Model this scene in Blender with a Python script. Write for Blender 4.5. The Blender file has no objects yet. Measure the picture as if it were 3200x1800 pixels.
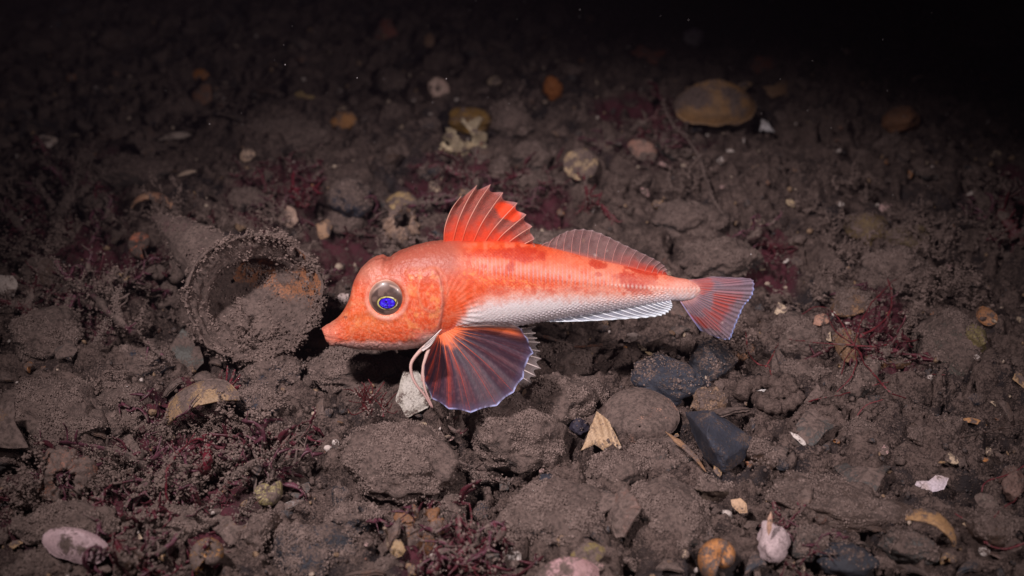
import bpy, bmesh, math, random
import numpy as np
from mathutils import Vector, Matrix, Euler

R = math.radians
rng = np.random.default_rng(11)
random.seed(11)
scene = bpy.context.scene
COL = scene.collection

# ------------------------------------------------------------------ camera
PITCH = R(30.0)
FOCUS = 0.90
TANH = 1.0 / 3.0                       # tan of half the horizontal field of view
AIM = np.array([0.0, 0.0, 0.075])
FWD = np.array([0.0, math.cos(PITCH), -math.sin(PITCH)])
UPV = np.array([0.0, math.sin(PITCH), math.cos(PITCH)])
CAM = AIM - FWD * FOCUS
cam = bpy.data.cameras.new('camera')
cam.sensor_width = 36.0
cam.lens = 18.0 / TANH
cam.clip_start = 0.02
cam.clip_end = 60.0
cam.dof.use_dof = True
cam.dof.focus_distance = FOCUS
cam.dof.aperture_fstop = 6.3
camo = bpy.data.objects.new('camera', cam)
camo.location = CAM
camo.rotation_euler = (math.pi / 2 - PITCH, 0, 0)
COL.objects.link(camo)
scene.camera = camo

# ------------------------------------------------------------------ light: dark water, two camera strobes
world = bpy.data.worlds.new('World')
scene.world = world
world.use_nodes = True
bg = world.node_tree.nodes['Background']
bg.inputs['Color'].default_value = (0.55, 0.30, 0.50, 1)
bg.inputs['Strength'].default_value = 0.006


def strobe(name, loc, target, power, angle):
    l = bpy.data.lights.new(name, 'SPOT')
    l.energy = power
    l.spot_size = R(angle)
    l.spot_blend = 1.0
    l.shadow_soft_size = 0.042
    l.color = (1.0, 0.90, 0.90)
    o = bpy.data.objects.new(name, l)
    o.location = loc
    d = Vector(target) - Vector(loc)
    o.rotation_euler = d.to_track_quat('-Z', 'Y').to_euler()
    COL.objects.link(o)


strobe('strobe_light', (-0.36, -0.46, 0.92), (-0.02, 0.0, 0.03), 60.0, 40)
strobe('strobe_light', (0.50, -0.62, 0.60), (0.05, 0.0, 0.03), 19.0, 40)

scene.view_settings.view_transform = 'Standard'
scene.view_settings.look = 'None'
scene.view_settings.exposure = 0.0
scene.view_settings.gamma = 1.0
scene.view_settings.use_curve_mapping = False
scene.render.engine = 'CYCLES'
scene.cycles.use_denoising = True
scene.cycles.max_bounces = 6
scene.cycles.diffuse_bounces = 2
scene.cycles.transparent_max_bounces = 10

# ------------------------------------------------------------------ numeric helpers
KK = 2 * TANH / 3200.0                 # metres per photo pixel at one metre


def dirpx(px, py):
    px = np.asarray(px, float); py = np.asarray(py, float)
    x = (px - 1600) * KK
    z = (900 - py) * KK
    return np.stack([x, FWD[1] + UPV[1] * z, FWD[2] + UPV[2] * z], -1)


def _hash(ix, iy, iz, seed):
    h = (ix * 374761393 + iy * 668265263 + iz * 2147483647 + seed * 974634777) & 0xFFFFFFFF
    h = ((h ^ (h >> 13)) * 1274126177) & 0xFFFFFFFF
    h = (h ^ (h >> 16)) & 0xFFFFFFFF
    return h.astype(np.float64) / 2147483648.0 - 1.0


def vn(P, seed=0):
    P = np.asarray(P, float)
    I = np.floor(P).astype(np.int64)
    f = P - I
    u = f * f * f * (f * (f * 6 - 15) + 10)
    x, y, z = I[..., 0], I[..., 1], I[..., 2]
    ux, uy, uz = u[..., 0], u[..., 1], u[..., 2]

    def c(a, b, d):
        return _hash(x + a, y + b, z + d, seed)
    x00 = c(0, 0, 0) * (1 - ux) + c(1, 0, 0) * ux
    x10 = c(0, 1, 0) * (1 - ux) + c(1, 1, 0) * ux
    x01 = c(0, 0, 1) * (1 - ux) + c(1, 0, 1) * ux
    x11 = c(0, 1, 1) * (1 - ux) + c(1, 1, 1) * ux
    return (x00 * (1 - uy) + x10 * uy) * (1 - uz) + (x01 * (1 - uy) + x11 * uy) * uz


def fbm(P, oct=4, seed=0, gain=0.5):
    P = np.asarray(P, float)
    s = np.zeros(P.shape[:-1]); a = 1.0; t = 0
    for i in range(oct):
        s += a * vn(P * (2.03 ** i) + 17.3 * i, seed + i)
        t += a
        a *= gain
    return s / t


def sstep(a, b, x):
    t = np.clip((np.asarray(x, float) - a) / (b - a), 0, 1)
    return t * t * (3 - 2 * t)


# hollows (dark gaps between stones) and rises in the bed: display x, y, radius px, depth m
PITS = [(1250, 1205, 130, -.022), (1150, 1190, 70, -.016), (840, 640, 120, -.016), (900, 600, 90, -.012), (540, 870, 70, -.014),
        (470, 760, 70, -.014), (250, 1160, 70, -.014), (480, 1180, 90, -.014), (820, 1270, 110, -.014),
        (30, 950, 60, -.012), (90, 1180, 80, -.014), (1630, 920, 40, -.010), (1740, 900, 45, -.010), (1960, 690, 110, -.018), (720, 1200, 80, -.012),
        (1480, 890, 90, -.010), (2480, 1060, 60, -.012), (1010, 1290, 70, -.014), (2420, 1250, 60, -.008),
        (200, 560, 90, -.012), (1390, 560, 90, -.012), (660, 470, 90, -.008), (2340, 880, 60, -.01), (1290, 300, 80, -.012),
        (900, 240, 80, -.012), (1980, 330, 90, -.014), (2430, 700, 90, -.01),
        (2350, 1050, 220, .006), (2000, 480, 160, .010), (560, 430, 130, .009), (130, 1050, 150, .006),
        (700, 330, 160, .008), (1500, 1180, 160, .005), (2080, 1150, 180, .004), (1400, 1300, 150, .004)]


def _gp(dx, dy):
    d = dirpx(dx * 1.2422, dy * 1.2422)
    t = CAM[2] / -d[2]
    return CAM + d * t, t


_PW = []
for (_x, _y, _r, _d) in PITS:
    _p, _t = _gp(_x, _y)
    _PW.append((_p[0], _p[1], _r * 1.2422 * KK * _t * 1.15, _d))


def H(x, y):
    x = np.asarray(x, float); y = np.asarray(y, float)
    P = np.stack([x, y, np.zeros_like(x)], -1)
    h = 0.007 * fbm(P * 9, 2, 3) + 0.0075 * fbm(P * 26, 3, 9)
    for (a, b, r, d) in _PW:
        h = h + d * np.exp(-(((x - a) / r) ** 2 + ((y - b) / (r * 1.5)) ** 2))
    return h + 0.02 * sstep(0.35, 1.2, y)


def at_z(px, py, z):
    d = dirpx(px, py)
    t = (z - CAM[2]) / d[2]
    return CAM + d * t, float(t)


def ground(dx, dy, lift=0.0):
    """display pixel -> point `lift` above the bed, metres per display pixel there"""
    px, py = dx * 1.2422, dy * 1.2422
    z = lift
    for _ in range(9):
        p, t = at_z(px, py, z)
        z = .5 * z + .5 * (float(H(p[0], p[1])) + lift)
    return p, 1.2422 * KK * t


def lerp(a, b, f):
    return a + (b - a) * np.asarray(f)[..., None]


def tubeline(pts, n):
    """Catmull-Rom resample"""
    pts = np.asarray(pts, float)
    if len(pts) == 2:
        t = np.linspace(0, 1, n)[:, None]
        return pts[0] * (1 - t) + pts[1] * t
    P = np.vstack([2 * pts[0] - pts[1], pts, 2 * pts[-1] - pts[-2]])
    m = len(pts) - 1
    T = np.linspace(0, m - 1e-9, n)
    i = T.astype(int); f = (T - i)[:, None]
    a, b, c, d = P[i], P[i + 1], P[i + 2], P[i + 3]
    return 0.5 * ((2 * b) + (c - a) * f + (2 * a - 5 * b + 4 * c - d) * f ** 2 + (3 * b - a - 3 * c + d) * f ** 3)


# ------------------------------------------------------------------ mesh helpers
class MB:
    def __init__(s):
        s.v = []; s.c = []; s.q = []; s.t = []; s.n = 0

    def add(s, V, C, quads=None, tris=None):
        V = np.asarray(V, float).reshape(-1, 3)
        C = np.asarray(C, float)
        if C.ndim == 1:
            C = np.tile(C, (len(V), 1))
        if C.shape[1] == 3:
            C = np.hstack([C, np.ones((len(C), 1))])
        s.v.append(V); s.c.append(C)
        if quads is not None and len(quads):
            s.q.append(np.asarray(quads, np.int64).reshape(-1, 4) + s.n)
        if tris is not None and len(tris):
            s.t.append(np.asarray(tris, np.int64).reshape(-1, 3) + s.n)
        s.n += len(V)

    def arrays(s):
        V = np.vstack(s.v); C = np.vstack(s.c)
        q = np.vstack(s.q) if s.q else np.zeros((0, 4), np.int64)
        t = np.vstack(s.t) if s.t else np.zeros((0, 3), np.int64)
        return V, C, q, t

    def mesh(s, name, material, smooth=True):
        V, C, q, t = s.arrays()
        me = bpy.data.meshes.new(name)
        me.vertices.add(len(V))
        me.vertices.foreach_set('co', V.astype(np.float32).ravel())
        nl = q.size + t.size
        me.loops.add(nl)
        me.loops.foreach_set('vertex_index', np.concatenate([q.ravel(), t.ravel()]).astype(np.int32))
        npoly = len(q) + len(t)
        me.polygons.add(npoly)
        starts = np.concatenate([np.arange(len(q)) * 4, len(q) * 4 + np.arange(len(t)) * 3]).astype(np.int32)
        me.polygons.foreach_set('loop_start', starts)
        me.polygons.foreach_set('use_smooth', np.full(npoly, smooth, bool))
        me.update(calc_edges=True)
        a = me.color_attributes.new('Col', 'FLOAT_COLOR', 'POINT')
        a.data.foreach_set('color', C.astype(np.float32).ravel())
        me.materials.append(material)
        return me


def link(name, me, parent=None, loc=None, M=None):
    o = bpy.data.objects.new(name, me)
    COL.objects.link(o)
    if parent is not None:
        o.parent = parent
    if M is not None:
        o.matrix_local = M
    elif loc is not None:
        o.location = loc
    return o


def tag(o, label, cat, group=None, kind=None):
    if label: o['label'] = label
    if cat: o['category'] = cat
    if group: o['group'] = group
    if kind: o['kind'] = kind
    return o


def gridq(nu, nv, wrapv=False):
    i = np.arange(nu - 1)[:, None]
    j = np.arange(nv if wrapv else nv - 1)[None, :]
    j2 = (j + 1) % nv
    a = i * nv + j; b = (i + 1) * nv + j; c = (i + 1) * nv + j2; d = i * nv + j2
    return np.stack(np.broadcast_arrays(a, b, c, d), -1).reshape(-1, 4)


_ico = {}


def ico(sub):
    if sub not in _ico:
        bm = bmesh.new()
        bmesh.ops.create_icosphere(bm, subdivisions=sub, radius=1)
        V = np.array([v.co[:] for v in bm.verts])
        F = np.array([[v.index for v in f.verts] for f in bm.faces])
        bm.free()
        _ico[sub] = (V, F)
    V, F = _ico[sub]
    return V.copy(), F


def tri_normals(V, F):
    n = np.cross(V[F[:, 1]] - V[F[:, 0]], V[F[:, 2]] - V[F[:, 0]])
    a = np.linalg.norm(n, axis=1) + 1e-20
    return n / a[:, None], a * 0.5


def vert_normals(V, F):
    n = np.cross(V[F[:, 1]] - V[F[:, 0]], V[F[:, 2]] - V[F[:, 0]])
    N = np.zeros_like(V)
    for k in range(3):
        np.add.at(N, F[:, k], n)
    return N / (np.linalg.norm(N, axis=1)[:, None] + 1e-20)


def unit(a):
    return a / (np.linalg.norm(a, axis=-1, keepdims=True) + 1e-12)


def sticks(mb, P, D, L, Rr, col):
    """short knobbly three-sided twigs, all in one go"""
    n = len(P)
    D = unit(D)
    A = unit(np.cross(D, rng.normal(size=(n, 3))))
    B = np.cross(D, A)
    Rr = np.broadcast_to(np.asarray(Rr, float), (n,)); L = np.broadcast_to(np.asarray(L, float), (n,))
    bend = (A * rng.normal(size=(n, 1)) + B * rng.normal(size=(n, 1))) * (0.22 * L)[:, None]
    vs = []
    for k in range(3):
        an = 2.094 * k
        vs.append(P + (A * math.cos(an) + B * math.sin(an)) * Rr[:, None] * 0.7)
    mid = P + D * (L * 0.6)[:, None] + bend
    kn = (0.8 + 0.9 * rng.random(n)) * Rr
    for k in range(3):
        an = 2.094 * k + 0.5
        vs.append(mid + (A * math.cos(an) + B * math.sin(an)) * kn[:, None])
    vs.append(P + D * L[:, None] + bend * 1.7)
    V = np.stack(vs, 1).reshape(-1, 3)
    base = (np.arange(n) * 7)[:, None]
    q = np.array([[0, 1, 4, 3], [1, 2, 5, 4], [2, 0, 3, 5]])
    t = np.array([[3, 4, 6], [4, 5, 6], [5, 3, 6]])
    Q = (base[:, :, None] + q[None]).reshape(-1, 4)
    T = (base[:, :, None] + t[None]).reshape(-1, 3)
    col = np.asarray(col, float)
    if col.ndim == 1: col = np.tile(col, (n, 1))
    if col.shape[1] == 3: col = np.hstack([col, np.ones((n, 1))])
    mb.add(V, np.repeat(col, 7, 0), Q, T)


_OC = np.array([[1, 0, 0], [-1, 0, 0], [0, 1, 0], [0, -1, 0], [0, 0, 1], [0, 0, -1]], float)
_OT = np.array([[4, 0, 2], [4, 2, 1], [4, 1, 3], [4, 3, 0], [5, 2, 0], [5, 1, 2], [5, 3, 1], [5, 0, 3]])


def flocs(mb, P, D, L, rad, col, k=2):
    """chains of k soft crumbs growing from P along D"""
    n = len(P)
    D = unit(D)
    L = np.broadcast_to(np.asarray(L, float), (n,)); rad = np.broadcast_to(np.asarray(rad, float), (n,))
    pos = P.copy()
    for i in range(k):
        rr = rad * (.65 + .75 * rng.random(n))
        O = _OC[None] * (.6 + .8 * rng.random((n, 6, 1))) + rng.normal(size=(n, 6, 3)) * .22
        V = pos[:, None] + O * rr[:, None, None]
        c = np.tile(np.asarray(col, float), (n, 1)); 
        if c.shape[1] == 3: c = np.hstack([c, np.ones((n, 1))])
        mb.add(V.reshape(-1, 3), np.repeat(c, 6, 0), None, (np.arange(n)[:, None, None] * 6 + _OT[None]).reshape(-1, 3))
        D = unit(D + rng.normal(size=(n, 3)) * .45)
        pos = pos + D * (L / k)[:, None]


def furry(mb, V, F, n, L, rad, col, up=-0.1, k=1):
    N, A = tri_normals(V, F)
    w = A * (N[:, 2] > up) * (0.25 + np.clip(N[:, 2], 0, 1))
    if w.sum() <= 0: return
    cen = V[F].mean(1)
    w = w * sstep(-0.35, 0.35, fbm(cen * 90 + 5.1, 2, 41))
    if w.sum() <= 0: return
    idx = rng.choice(len(F), n, p=w / w.sum())
    r1 = np.sqrt(rng.random(n)); r2 = rng.random(n)
    P = (1 - r1)[:, None] * V[F[idx, 0]] + (r1 * (1 - r2))[:, None] * V[F[idx, 1]] + (r1 * r2)[:, None] * V[F[idx, 2]]
    D = N[idx] * 0.8 + rng.normal(size=(n, 3)) * 0.6 + np.array([0, 0, .25])
    n2 = n // 4
    flocs(mb, P[n2:], D[n2:], L * .3, rad * 1.35 * (.6 + .9 * rng.random(n - n2)), col, k)
    flocs(mb, P[:n2], D[:n2], L * (.4 + rng.random(n2)), rad * 1.15, col, k + 1)


# ------------------------------------------------------------------ materials
SILT_A = (0.080, 0.053, 0.047)
SILT_B = (0.146, 0.101, 0.088)


def nt_new(name):
    m = bpy.data.materials.new(name)
    m.use_nodes = True
    nt = m.node_tree
    return m, nt, nt.nodes['Principled BSDF']


def mix_rgb(nt, fac, a, b, mode='MIX'):
    n = nt.nodes.new('ShaderNodeMix'); n.data_type = 'RGBA'; n.blend_type = mode
    for s, v in ((n.inputs[0], fac), (n.inputs[6], a), (n.inputs[7], b)):
        if hasattr(v, 'is_output'): nt.links.new(v, s)
        elif isinstance(v, (int, float)): s.default_value = v
        else: s.default_value = (*v[:3], 1)
    return n.outputs[2]


def noise(nt, vec, scale, detail=3, rough=0.6):
    n = nt.nodes.new('ShaderNodeTexNoise')
    n.inputs['Scale'].default_value = scale
    n.inputs['Detail'].default_value = detail
    n.inputs['Roughness'].default_value = rough
    nt.links.new(vec, n.inputs['Vector'])
    return n.outputs['Fac']


def maprange(nt, v, a, b, c=0.0, d=1.0):
    n = nt.nodes.new('ShaderNodeMapRange')
    nt.links.new(v, n.inputs[0])
    for i, x in enumerate((a, b, c, d)): n.inputs[i + 1].default_value = x
    return n.outputs[0]


def math2(nt, op, a, b):
    n = nt.nodes.new('ShaderNodeMath'); n.operation = op
    for s, v in ((n.inputs[0], a), (n.inputs[1], b)):
        if hasattr(v, 'is_output'): nt.links.new(v, s)
        else: s.default_value = v
    return n.outputs[0]


def silted(name, rough=0.9, bump=0.5, spec=0.2, grain=900.0, under_rough=0.6):
    """vertex colour = the bare thing, its alpha = how much silt lies on it"""
    m, nt, bs = nt_new(name)
    at = nt.nodes.new('ShaderNodeAttribute'); at.attribute_name = 'Col'
    tc = nt.nodes.new('ShaderNodeTexCoord').outputs['Object']
    n1 = noise(nt, tc, grain, 3, 0.65)
    n2 = noise(nt, tc, 130, 3, 0.6)
    n3 = noise(nt, tc, 2400, 2, 0.6)
    silt = mix_rgb(nt, maprange(nt, n2, .3, .7), SILT_A, SILT_B)
    silt = mix_rgb(nt, maprange(nt, n1, .35, .7, 0.0, 0.55), silt, (0.195, 0.138, 0.122))
    n4 = noise(nt, tc, 420, 4, 0.7)
    silt = mix_rgb(nt, maprange(nt, n4, .54, .38, 0, .65), silt, (0.032, 0.024, 0.021))
    silt = mix_rgb(nt, maprange(nt, n3, .60, .72, 0, .45), silt, (0.03, 0.022, 0.02))
    bare = mix_rgb(nt, maprange(nt, n1, .3, .7, 0.0, 0.45), at.outputs['Color'], (0.02, 0.015, 0.015), 'MIX')
    msk = math2(nt, 'ADD', math2(nt, 'MULTIPLY', at.outputs['Alpha'], 1.5), math2(nt, 'MULTIPLY', math2(nt, 'SUBTRACT', n1, 0.5), 1.9))
    msk = math2(nt, 'ADD', msk, math2(nt, 'MULTIPLY', math2(nt, 'SUBTRACT', n2, 0.5), 0.9))
    msk = maprange(nt, msk, 0.6, 0.9)
    col = mix_rgb(nt, msk, bare, silt)
    fl = maprange(nt, at.outputs['Alpha'], 1.2, 1.8)
    col = mix_rgb(nt, fl, col, mix_rgb(nt, maprange(nt, n2, .3, .7), (0.12, 0.084, 0.074), (0.225, 0.162, 0.144)))
    nt.links.new(col, bs.inputs['Base Color'])
    nt.links.new(maprange(nt, msk, 0, 1, under_rough, rough), bs.inputs['Roughness'])
    bs.inputs['Specular IOR Level'].default_value = spec
    hgt = math2(nt, 'ADD', math2(nt, 'MULTIPLY', math2(nt, 'ADD', n1, math2(nt, 'MULTIPLY', n4, 1.8)), maprange(nt, msk, 0, 1, .35, 1)), math2(nt, 'MULTIPLY', msk, 0.4))
    b = nt.nodes.new('ShaderNodeBump')
    nt.links.new(maprange(nt, fl, 0, 1, bump, 0), b.inputs['Strength'])
    b.inputs['Distance'].default_value = 0.0026
    nt.links.new(hgt, b.inputs['Height'])
    nt.links.new(b.outputs[0], bs.inputs['Normal'])
    return m


M_SILT = silted('silt', 0.95, 0.6, 0.1)
M_STONE = silted('silted_stone', 0.9, 0.5, 0.25, 700)
M_SHELL = silted('weathered_shell', 0.9, 0.3, 0.3, 800, 0.5)
M_WEED = silted('red_weed', 0.85, 0.3, 0.35, 700, 0.45)


def simple(name, rough=0.5, spec=0.4, bump=0.0, scale=600, sss=0.0, coat=0.0, alpha=False, vary=0.25):
    m, nt, bs = nt_new(name)
    at = nt.nodes.new('ShaderNodeAttribute'); at.attribute_name = 'Col'
    tc = nt.nodes.new('ShaderNodeTexCoord').outputs['Object']
    n1 = noise(nt, tc, scale, 3, 0.6)
    col = mix_rgb(nt, 1.0, at.outputs['Color'], mix_rgb(nt, n1, (1 - vary,) * 3, (1 + vary,) * 3), 'MULTIPLY')
    nt.links.new(col, bs.inputs['Base Color'])
    bs.inputs['Roughness'].default_value = rough
    bs.inputs['Specular IOR Level'].default_value = spec
    if coat:
        bs.inputs['Coat Weight'].default_value = coat
        bs.inputs['Coat Roughness'].default_value = 0.06
    if sss:
        bs.inputs['Subsurface Weight'].default_value = sss
        bs.inputs['Subsurface Radius'].default_value = (1.0, 0.45, 0.3)
        bs.inputs['Subsurface Scale'].default_value = 0.003
    if bump:
        b = nt.nodes.new('ShaderNodeBump')
        b.inputs['Strength'].default_value = bump
        b.inputs['Distance'].default_value = 0.0008
        nt.links.new(n1, b.inputs['Height'])
        nt.links.new(b.outputs[0], bs.inputs['Normal'])
    if alpha:
        nt.links.new(at.outputs['Alpha'], bs.inputs['Alpha'])
    return m


M_SKIN = simple('fish_skin', 0.40, 0.45, 0.35, 1100, 0.05, 0.0, False, 0.16)
M_FIN = simple('fin_membrane', 0.5, 0.22, 0.15, 900, 0.0, 0.0, True, 0.25)
M_RAY = simple('fin_ray', 0.75, 0.06, 0.0, 500, 0.0, 0.0, False, 0.15)
M_EYE = simple('eye_surface', 0.35, 0.4, 0.0, 500, 0.0, 0.15, False, 0.2)
M_IRIS = simple('iris_gold', 0.25, 0.8, 0.0, 1500, 0.0, 0.6, False, 0.35)
M_SPECK = simple('speck', 0.8, 0.2, 0, 500)

SILT = np.array([0.12, 0.092, 0.078, 2.0])

# ------------------------------------------------------------------ the bed
def stretch(lo, hi, d0, far, grow=1.12):
    a = list(np.arange(lo, hi, d0))
    d = d0; x = a[-1]
    while x < far:
        d *= grow; x += d; a.append(x)
    return a


xs = np.array(stretch(0, 0.40, 0.0014, 9.0))
xs = np.concatenate([-xs[:0:-1], xs])
ys = [-0.24]; d = 0.0014
while ys[-1] < 0.85:
    d = 0.0014 + max(0, ys[-1] - 0.05) * 0.0028
    ys.append(ys[-1] + d)
while ys[-1] < 14: d *= 1.12; ys.append(ys[-1] + d)
yb = []; d = 0.002; y = -0.24
while y > -3: d *= 1.2; y -= d; yb.append(y)
ys = np.array(yb[::-1] + ys)
X, Y = np.meshgrid(xs, ys, indexing='ij')
Z = H(X, Y)
P3 = np.stack([X, Y, np.zeros_like(X)], -1)
near = sstep(1.4, 0.7, np.hypot(X, Y))
wrp = np.stack([fbm(P3 * 60, 2, 71), fbm(P3 * 60 + 9, 2, 72), np.zeros_like(X)], -1) * 0.012
lump = fbm((P3 + wrp) * 75, 3, 21)
lump = lump + .5 * np.abs(fbm((P3 + wrp) * 48 + 8, 2, 22)) - .12
crumb = fbm((P3 + wrp * .5) * 300, 3, 31)
patch = sstep(-0.25, 0.3, fbm((P3 + wrp * 3) * 14, 4, 55, .6))
Z = Z + near * (0.0085 * lump + (0.0011 + 0.0015 * patch) * crumb - 0.003 * np.clip(-crumb - .15, 0, 1) * patch)
Z = Z + near * 0.0035 * np.clip(fbm(P3 * 130 + 40, 2, 91) - .1, 0, 1)
rdg = np.abs(fbm((P3 + wrp * 1.6) * 30 + 21, 3, 63, .55))
crev = sstep(.085, .0, rdg) * sstep(-.25, .25, fbm(P3 * 8 + 2, 2, 64))
Z = Z - near * 0.015 * crev + near * .007 * sstep(.1, .5, rdg)
GC = np.zeros(X.shape + (4,))
dk = sstep(0.1, 0.45, fbm((P3 + wrp * 3) * 22 + 3, 4, 77, .65))
GC[..., 0] = .045 - .015 * dk; GC[..., 1] = .032 - .008 * dk; GC[..., 2] = .030 - .004 * dk
GC[..., 3] = np.clip(0.62 + 0.35 * lump - 0.22 * dk, 0.1, 0.95)
# where red weed scum stains the silt: left, lower left, behind the fish
stain = np.zeros_like(X)
for (x_, y_, r_) in [(150, 520, 200), (250, 720, 180), (450, 1180, 260), (150, 1230, 150), (600, 1150, 150), (1150, 480, 160), (860, 620, 140), (1330, 500, 120), (1640, 320, 150), (2200, 850, 130), (1150, 1400, 140), (2540, 520, 120), (1930, 640, 90), (700, 500, 120)]:
    p_, t_ = _gp(x_, y_)
    rr_ = r_ * 1.2422 * KK * t_
    stain = np.maximum(stain, np.exp(-(((X - p_[0]) / rr_) ** 2 + ((Y - p_[1]) / (rr_ * 1.7)) ** 2)))
stain = sstep(.25, .75, stain * (1 + 1.1 * fbm((P3 + wrp * 2) * 30 + 12, 4, 83, .6)))
GC[..., :3] = lerp(GC[..., :3], np.array([.085, .020, .030]), stain)
GC[..., 3] = np.clip(GC[..., 3] - .26 * stain, .05, 1)
mb = MB()
mb.add(np.stack([X, Y, Z], -1), GC.reshape(-1, 4), gridq(len(xs), len(ys)))
seabed = link('seabed', mb.mesh('seabed', M_SILT))
seabed['kind'] = 'structure'
Zs = Z.copy()


def H(x, y):
    """from here on: the real surface of the bed, slightly smoothed"""
    x = np.asarray(x, float); y = np.asarray(y, float)
    i = np.clip(np.searchsorted(xs, x) - 1, 1, len(xs) - 4); j = np.clip(np.searchsorted(ys, y) - 1, 1, len(ys) - 4)
    return (Zs[i, j] + Zs[i + 1, j] + Zs[i, j + 1] + Zs[i + 1, j + 1] + Zs[i - 1, j] + Zs[i + 2, j + 2]) / 6



# ------------------------------------------------------------------ the fish
FROLL = R(18.0)
FW = np.array([0.0, -math.cos(FROLL), math.sin(FROLL)])     # out of the near flank
FV = np.array([0.0, math.sin(FROLL), math.cos(FROLL)])      # up along the fish
FU = np.array([1.0, 0.0, 0.0])
FANCH = CAM + dirpx(1680, 930) * FOCUS
SP = KK * FOCUS                                              # metres per photo pixel at the fish
fish = bpy.data.objects.new('gurnard_fish', None)
COL.objects.link(fish)
_base = FANCH - FV * 0.055
fish.matrix_world = Matrix(((1, 0, 0, _base[0]), (0, -FW[1], FV[1], _base[1]), (0, -FW[2], FV[2], _base[2]), (0, 0, 0, 1)))
tag(fish, 'bright orange-red fish with white belly, blue eye and spread purple pectoral fin', 'fish')


def toloc(P):
    q = np.asarray(P) - _base
    return np.stack([q @ FU, -(q @ FW), q @ FV], -1)


def FL(px, py, w=0.0):
    """photo pixel -> fish-local point lying w metres out of the fish's mid plane"""
    d = dirpx(px, py)
    w = np.asarray(w, float)
    num = (FANCH - CAM) @ FW + w
    t = num / (d @ FW)
    return toloc(CAM + d * np.asarray(t)[..., None])


def proj(L):
    """fish-local -> photo pixel"""
    Pw = _base + L[..., 0:1] * FU - L[..., 1:2] * FW + L[..., 2:3] * FV
    q = Pw - CAM
    z = q @ FWD
    return 1600 + q[..., 0] / z / KK, 900 - (q @ UPV) / z / KK


def curve(pts):
    a = np.array(pts, float)
    xs_ = a[:, 0]; ys_ = a[:, 1]

    def f(x):
        # monotone-ish cubic (finite-difference tangents)
        x = np.clip(np.asarray(x, float), xs_[0], xs_[-1])
        h = np.diff(xs_); dl = np.diff(ys_) / h
        m = np.concatenate([[dl[0]], (dl[1:] * h[:-1] + dl[:-1] * h[1:]) / (h[1:] + h[:-1]), [dl[-1]]])
        i = np.clip(np.searchsorted(xs_, x) - 1, 0, len(h) - 1)
        t = (x - xs_[i]) / h[i]
        return ((1 + 2 * t) * (1 - t) ** 2 * ys_[i] + t * (1 - t) ** 2 * h[i] * m[i]
                + t * t * (3 - 2 * t) * ys_[i + 1] + t * t * (t - 1) * h[i] * m[i + 1])
    return f


TOP = curve([(1004, 1024), (1012, 1018), (1030, 1007), (1058, 985), (1082, 950), (1097, 915), (1106, 880), (1120, 850), (1145, 820),
             (1168, 803), (1182, 798), (1200, 796), (1209, 802), (1220, 801), (1232, 792), (1273, 774), (1327, 758), (1386, 750),
             (1480, 749), (1580, 751), (1680, 762), (1770, 785), (1856, 808), (1942, 827), (2030, 849), (2085, 859), (2113, 867), (2145, 872), (2168, 880), (2184, 890), (2196, 903)])
BOT = curve([(1004, 1030), (1011, 1044), (1017, 1062), (1027, 1076), (1058, 1081), (1111, 1091), (1165, 1094), (1230, 1094), (1284, 1091), (1316, 1085),
             (1360, 1068), (1420, 1050), (1500, 1036), (1600, 1022), (1706, 1004), (1813, 985), (1942, 964), (2027, 950), (2100, 941), (2145, 939), (2166, 934), (2184, 922), (2196, 909)])
WID = curve([(1004, 10), (1010, 28), (1030, 50), (1080, 70), (1150, 88), (1250, 100), (1350, 112), (1450, 108), (1600, 92), (1800, 66),
             (2000, 38), (2100, 25), (2150, 18), (2180, 9), (2196, 3)])
EXPO = curve([(1004, 2.2), (1100, 2.6), (1250, 2.7), (1380, 2.3), (1600, 2.1), (2180, 2.0)])


def surf_w(px, v_px):
    """half width of the body at photo column px, row v_px measured in the mid plane"""
    t, b = TOP(px), BOT(px)
    s = np.clip(np.abs((v_px - (t + b) / 2) / ((b - t) / 2)), 0, 0.999)
    n = EXPO(px)
    return WID(px) * (1 - s ** n) ** (1 / n)


NU, NV = 560, 250
ux = 1004 + (2195 - 1004) * np.linspace(0, 1, NU) ** 1.12
ph = np.linspace(0, 2 * np.pi, NV, endpoint=False)
UX, PH = np.meshgrid(ux, ph, indexing='ij')
tt, bb, ww, nn = TOP(UX), BOT(UX), WID(UX), EXPO(UX)
cs, sn = np.cos(PH), np.sin(PH)
YW = np.sign(cs) * np.abs(cs) ** (2 / nn) * ww
YV = (tt + bb) / 2 - np.sign(sn) * np.abs(sn) ** (2 / nn) * (bb - tt) / 2
# scalp dips between the eye ridges
brow = np.exp(-((UX - 1180) / 60) ** 2) * np.clip(sn, 0, 1) ** 8
YV = YV + 9 * brow * np.exp(-(YW / 28) ** 2)
mid = FL(ux, np.full(NU, 930.0), 0.0)
c12 = math.cos(PITCH - FROLL)
v0 = FL(np.array([1680.0]), np.array([930.0]))[0, 2]
BL = np.zeros((NU, NV, 3))
for _it in range(3):
    _L = np.stack([(UX - 1680) * SP + FL(np.array([1680.0]), np.array([930.0]))[0, 0], -YW * SP, v0 + (930 - YV) * SP / c12], -1)
    _ay = proj(_L)[1]
    _mn, _mx = _ay.min(1, keepdims=True), _ay.max(1, keepdims=True)
    YV = YV.min(1, keepdims=True) + (tt[:, :1] - _mn) + (YV - YV.min(1, keepdims=True)) * np.clip((bb - tt)[:, :1] / (_mx - _mn), .5, 1.2)
BL[..., 0] = (UX - 1680) * SP + FL(np.array([1680.0]), np.array([930.0]))[0, 0]
BL[..., 2] = v0 + (930 - YV) * SP / c12
BL[..., 1] = -YW * SP
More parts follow.
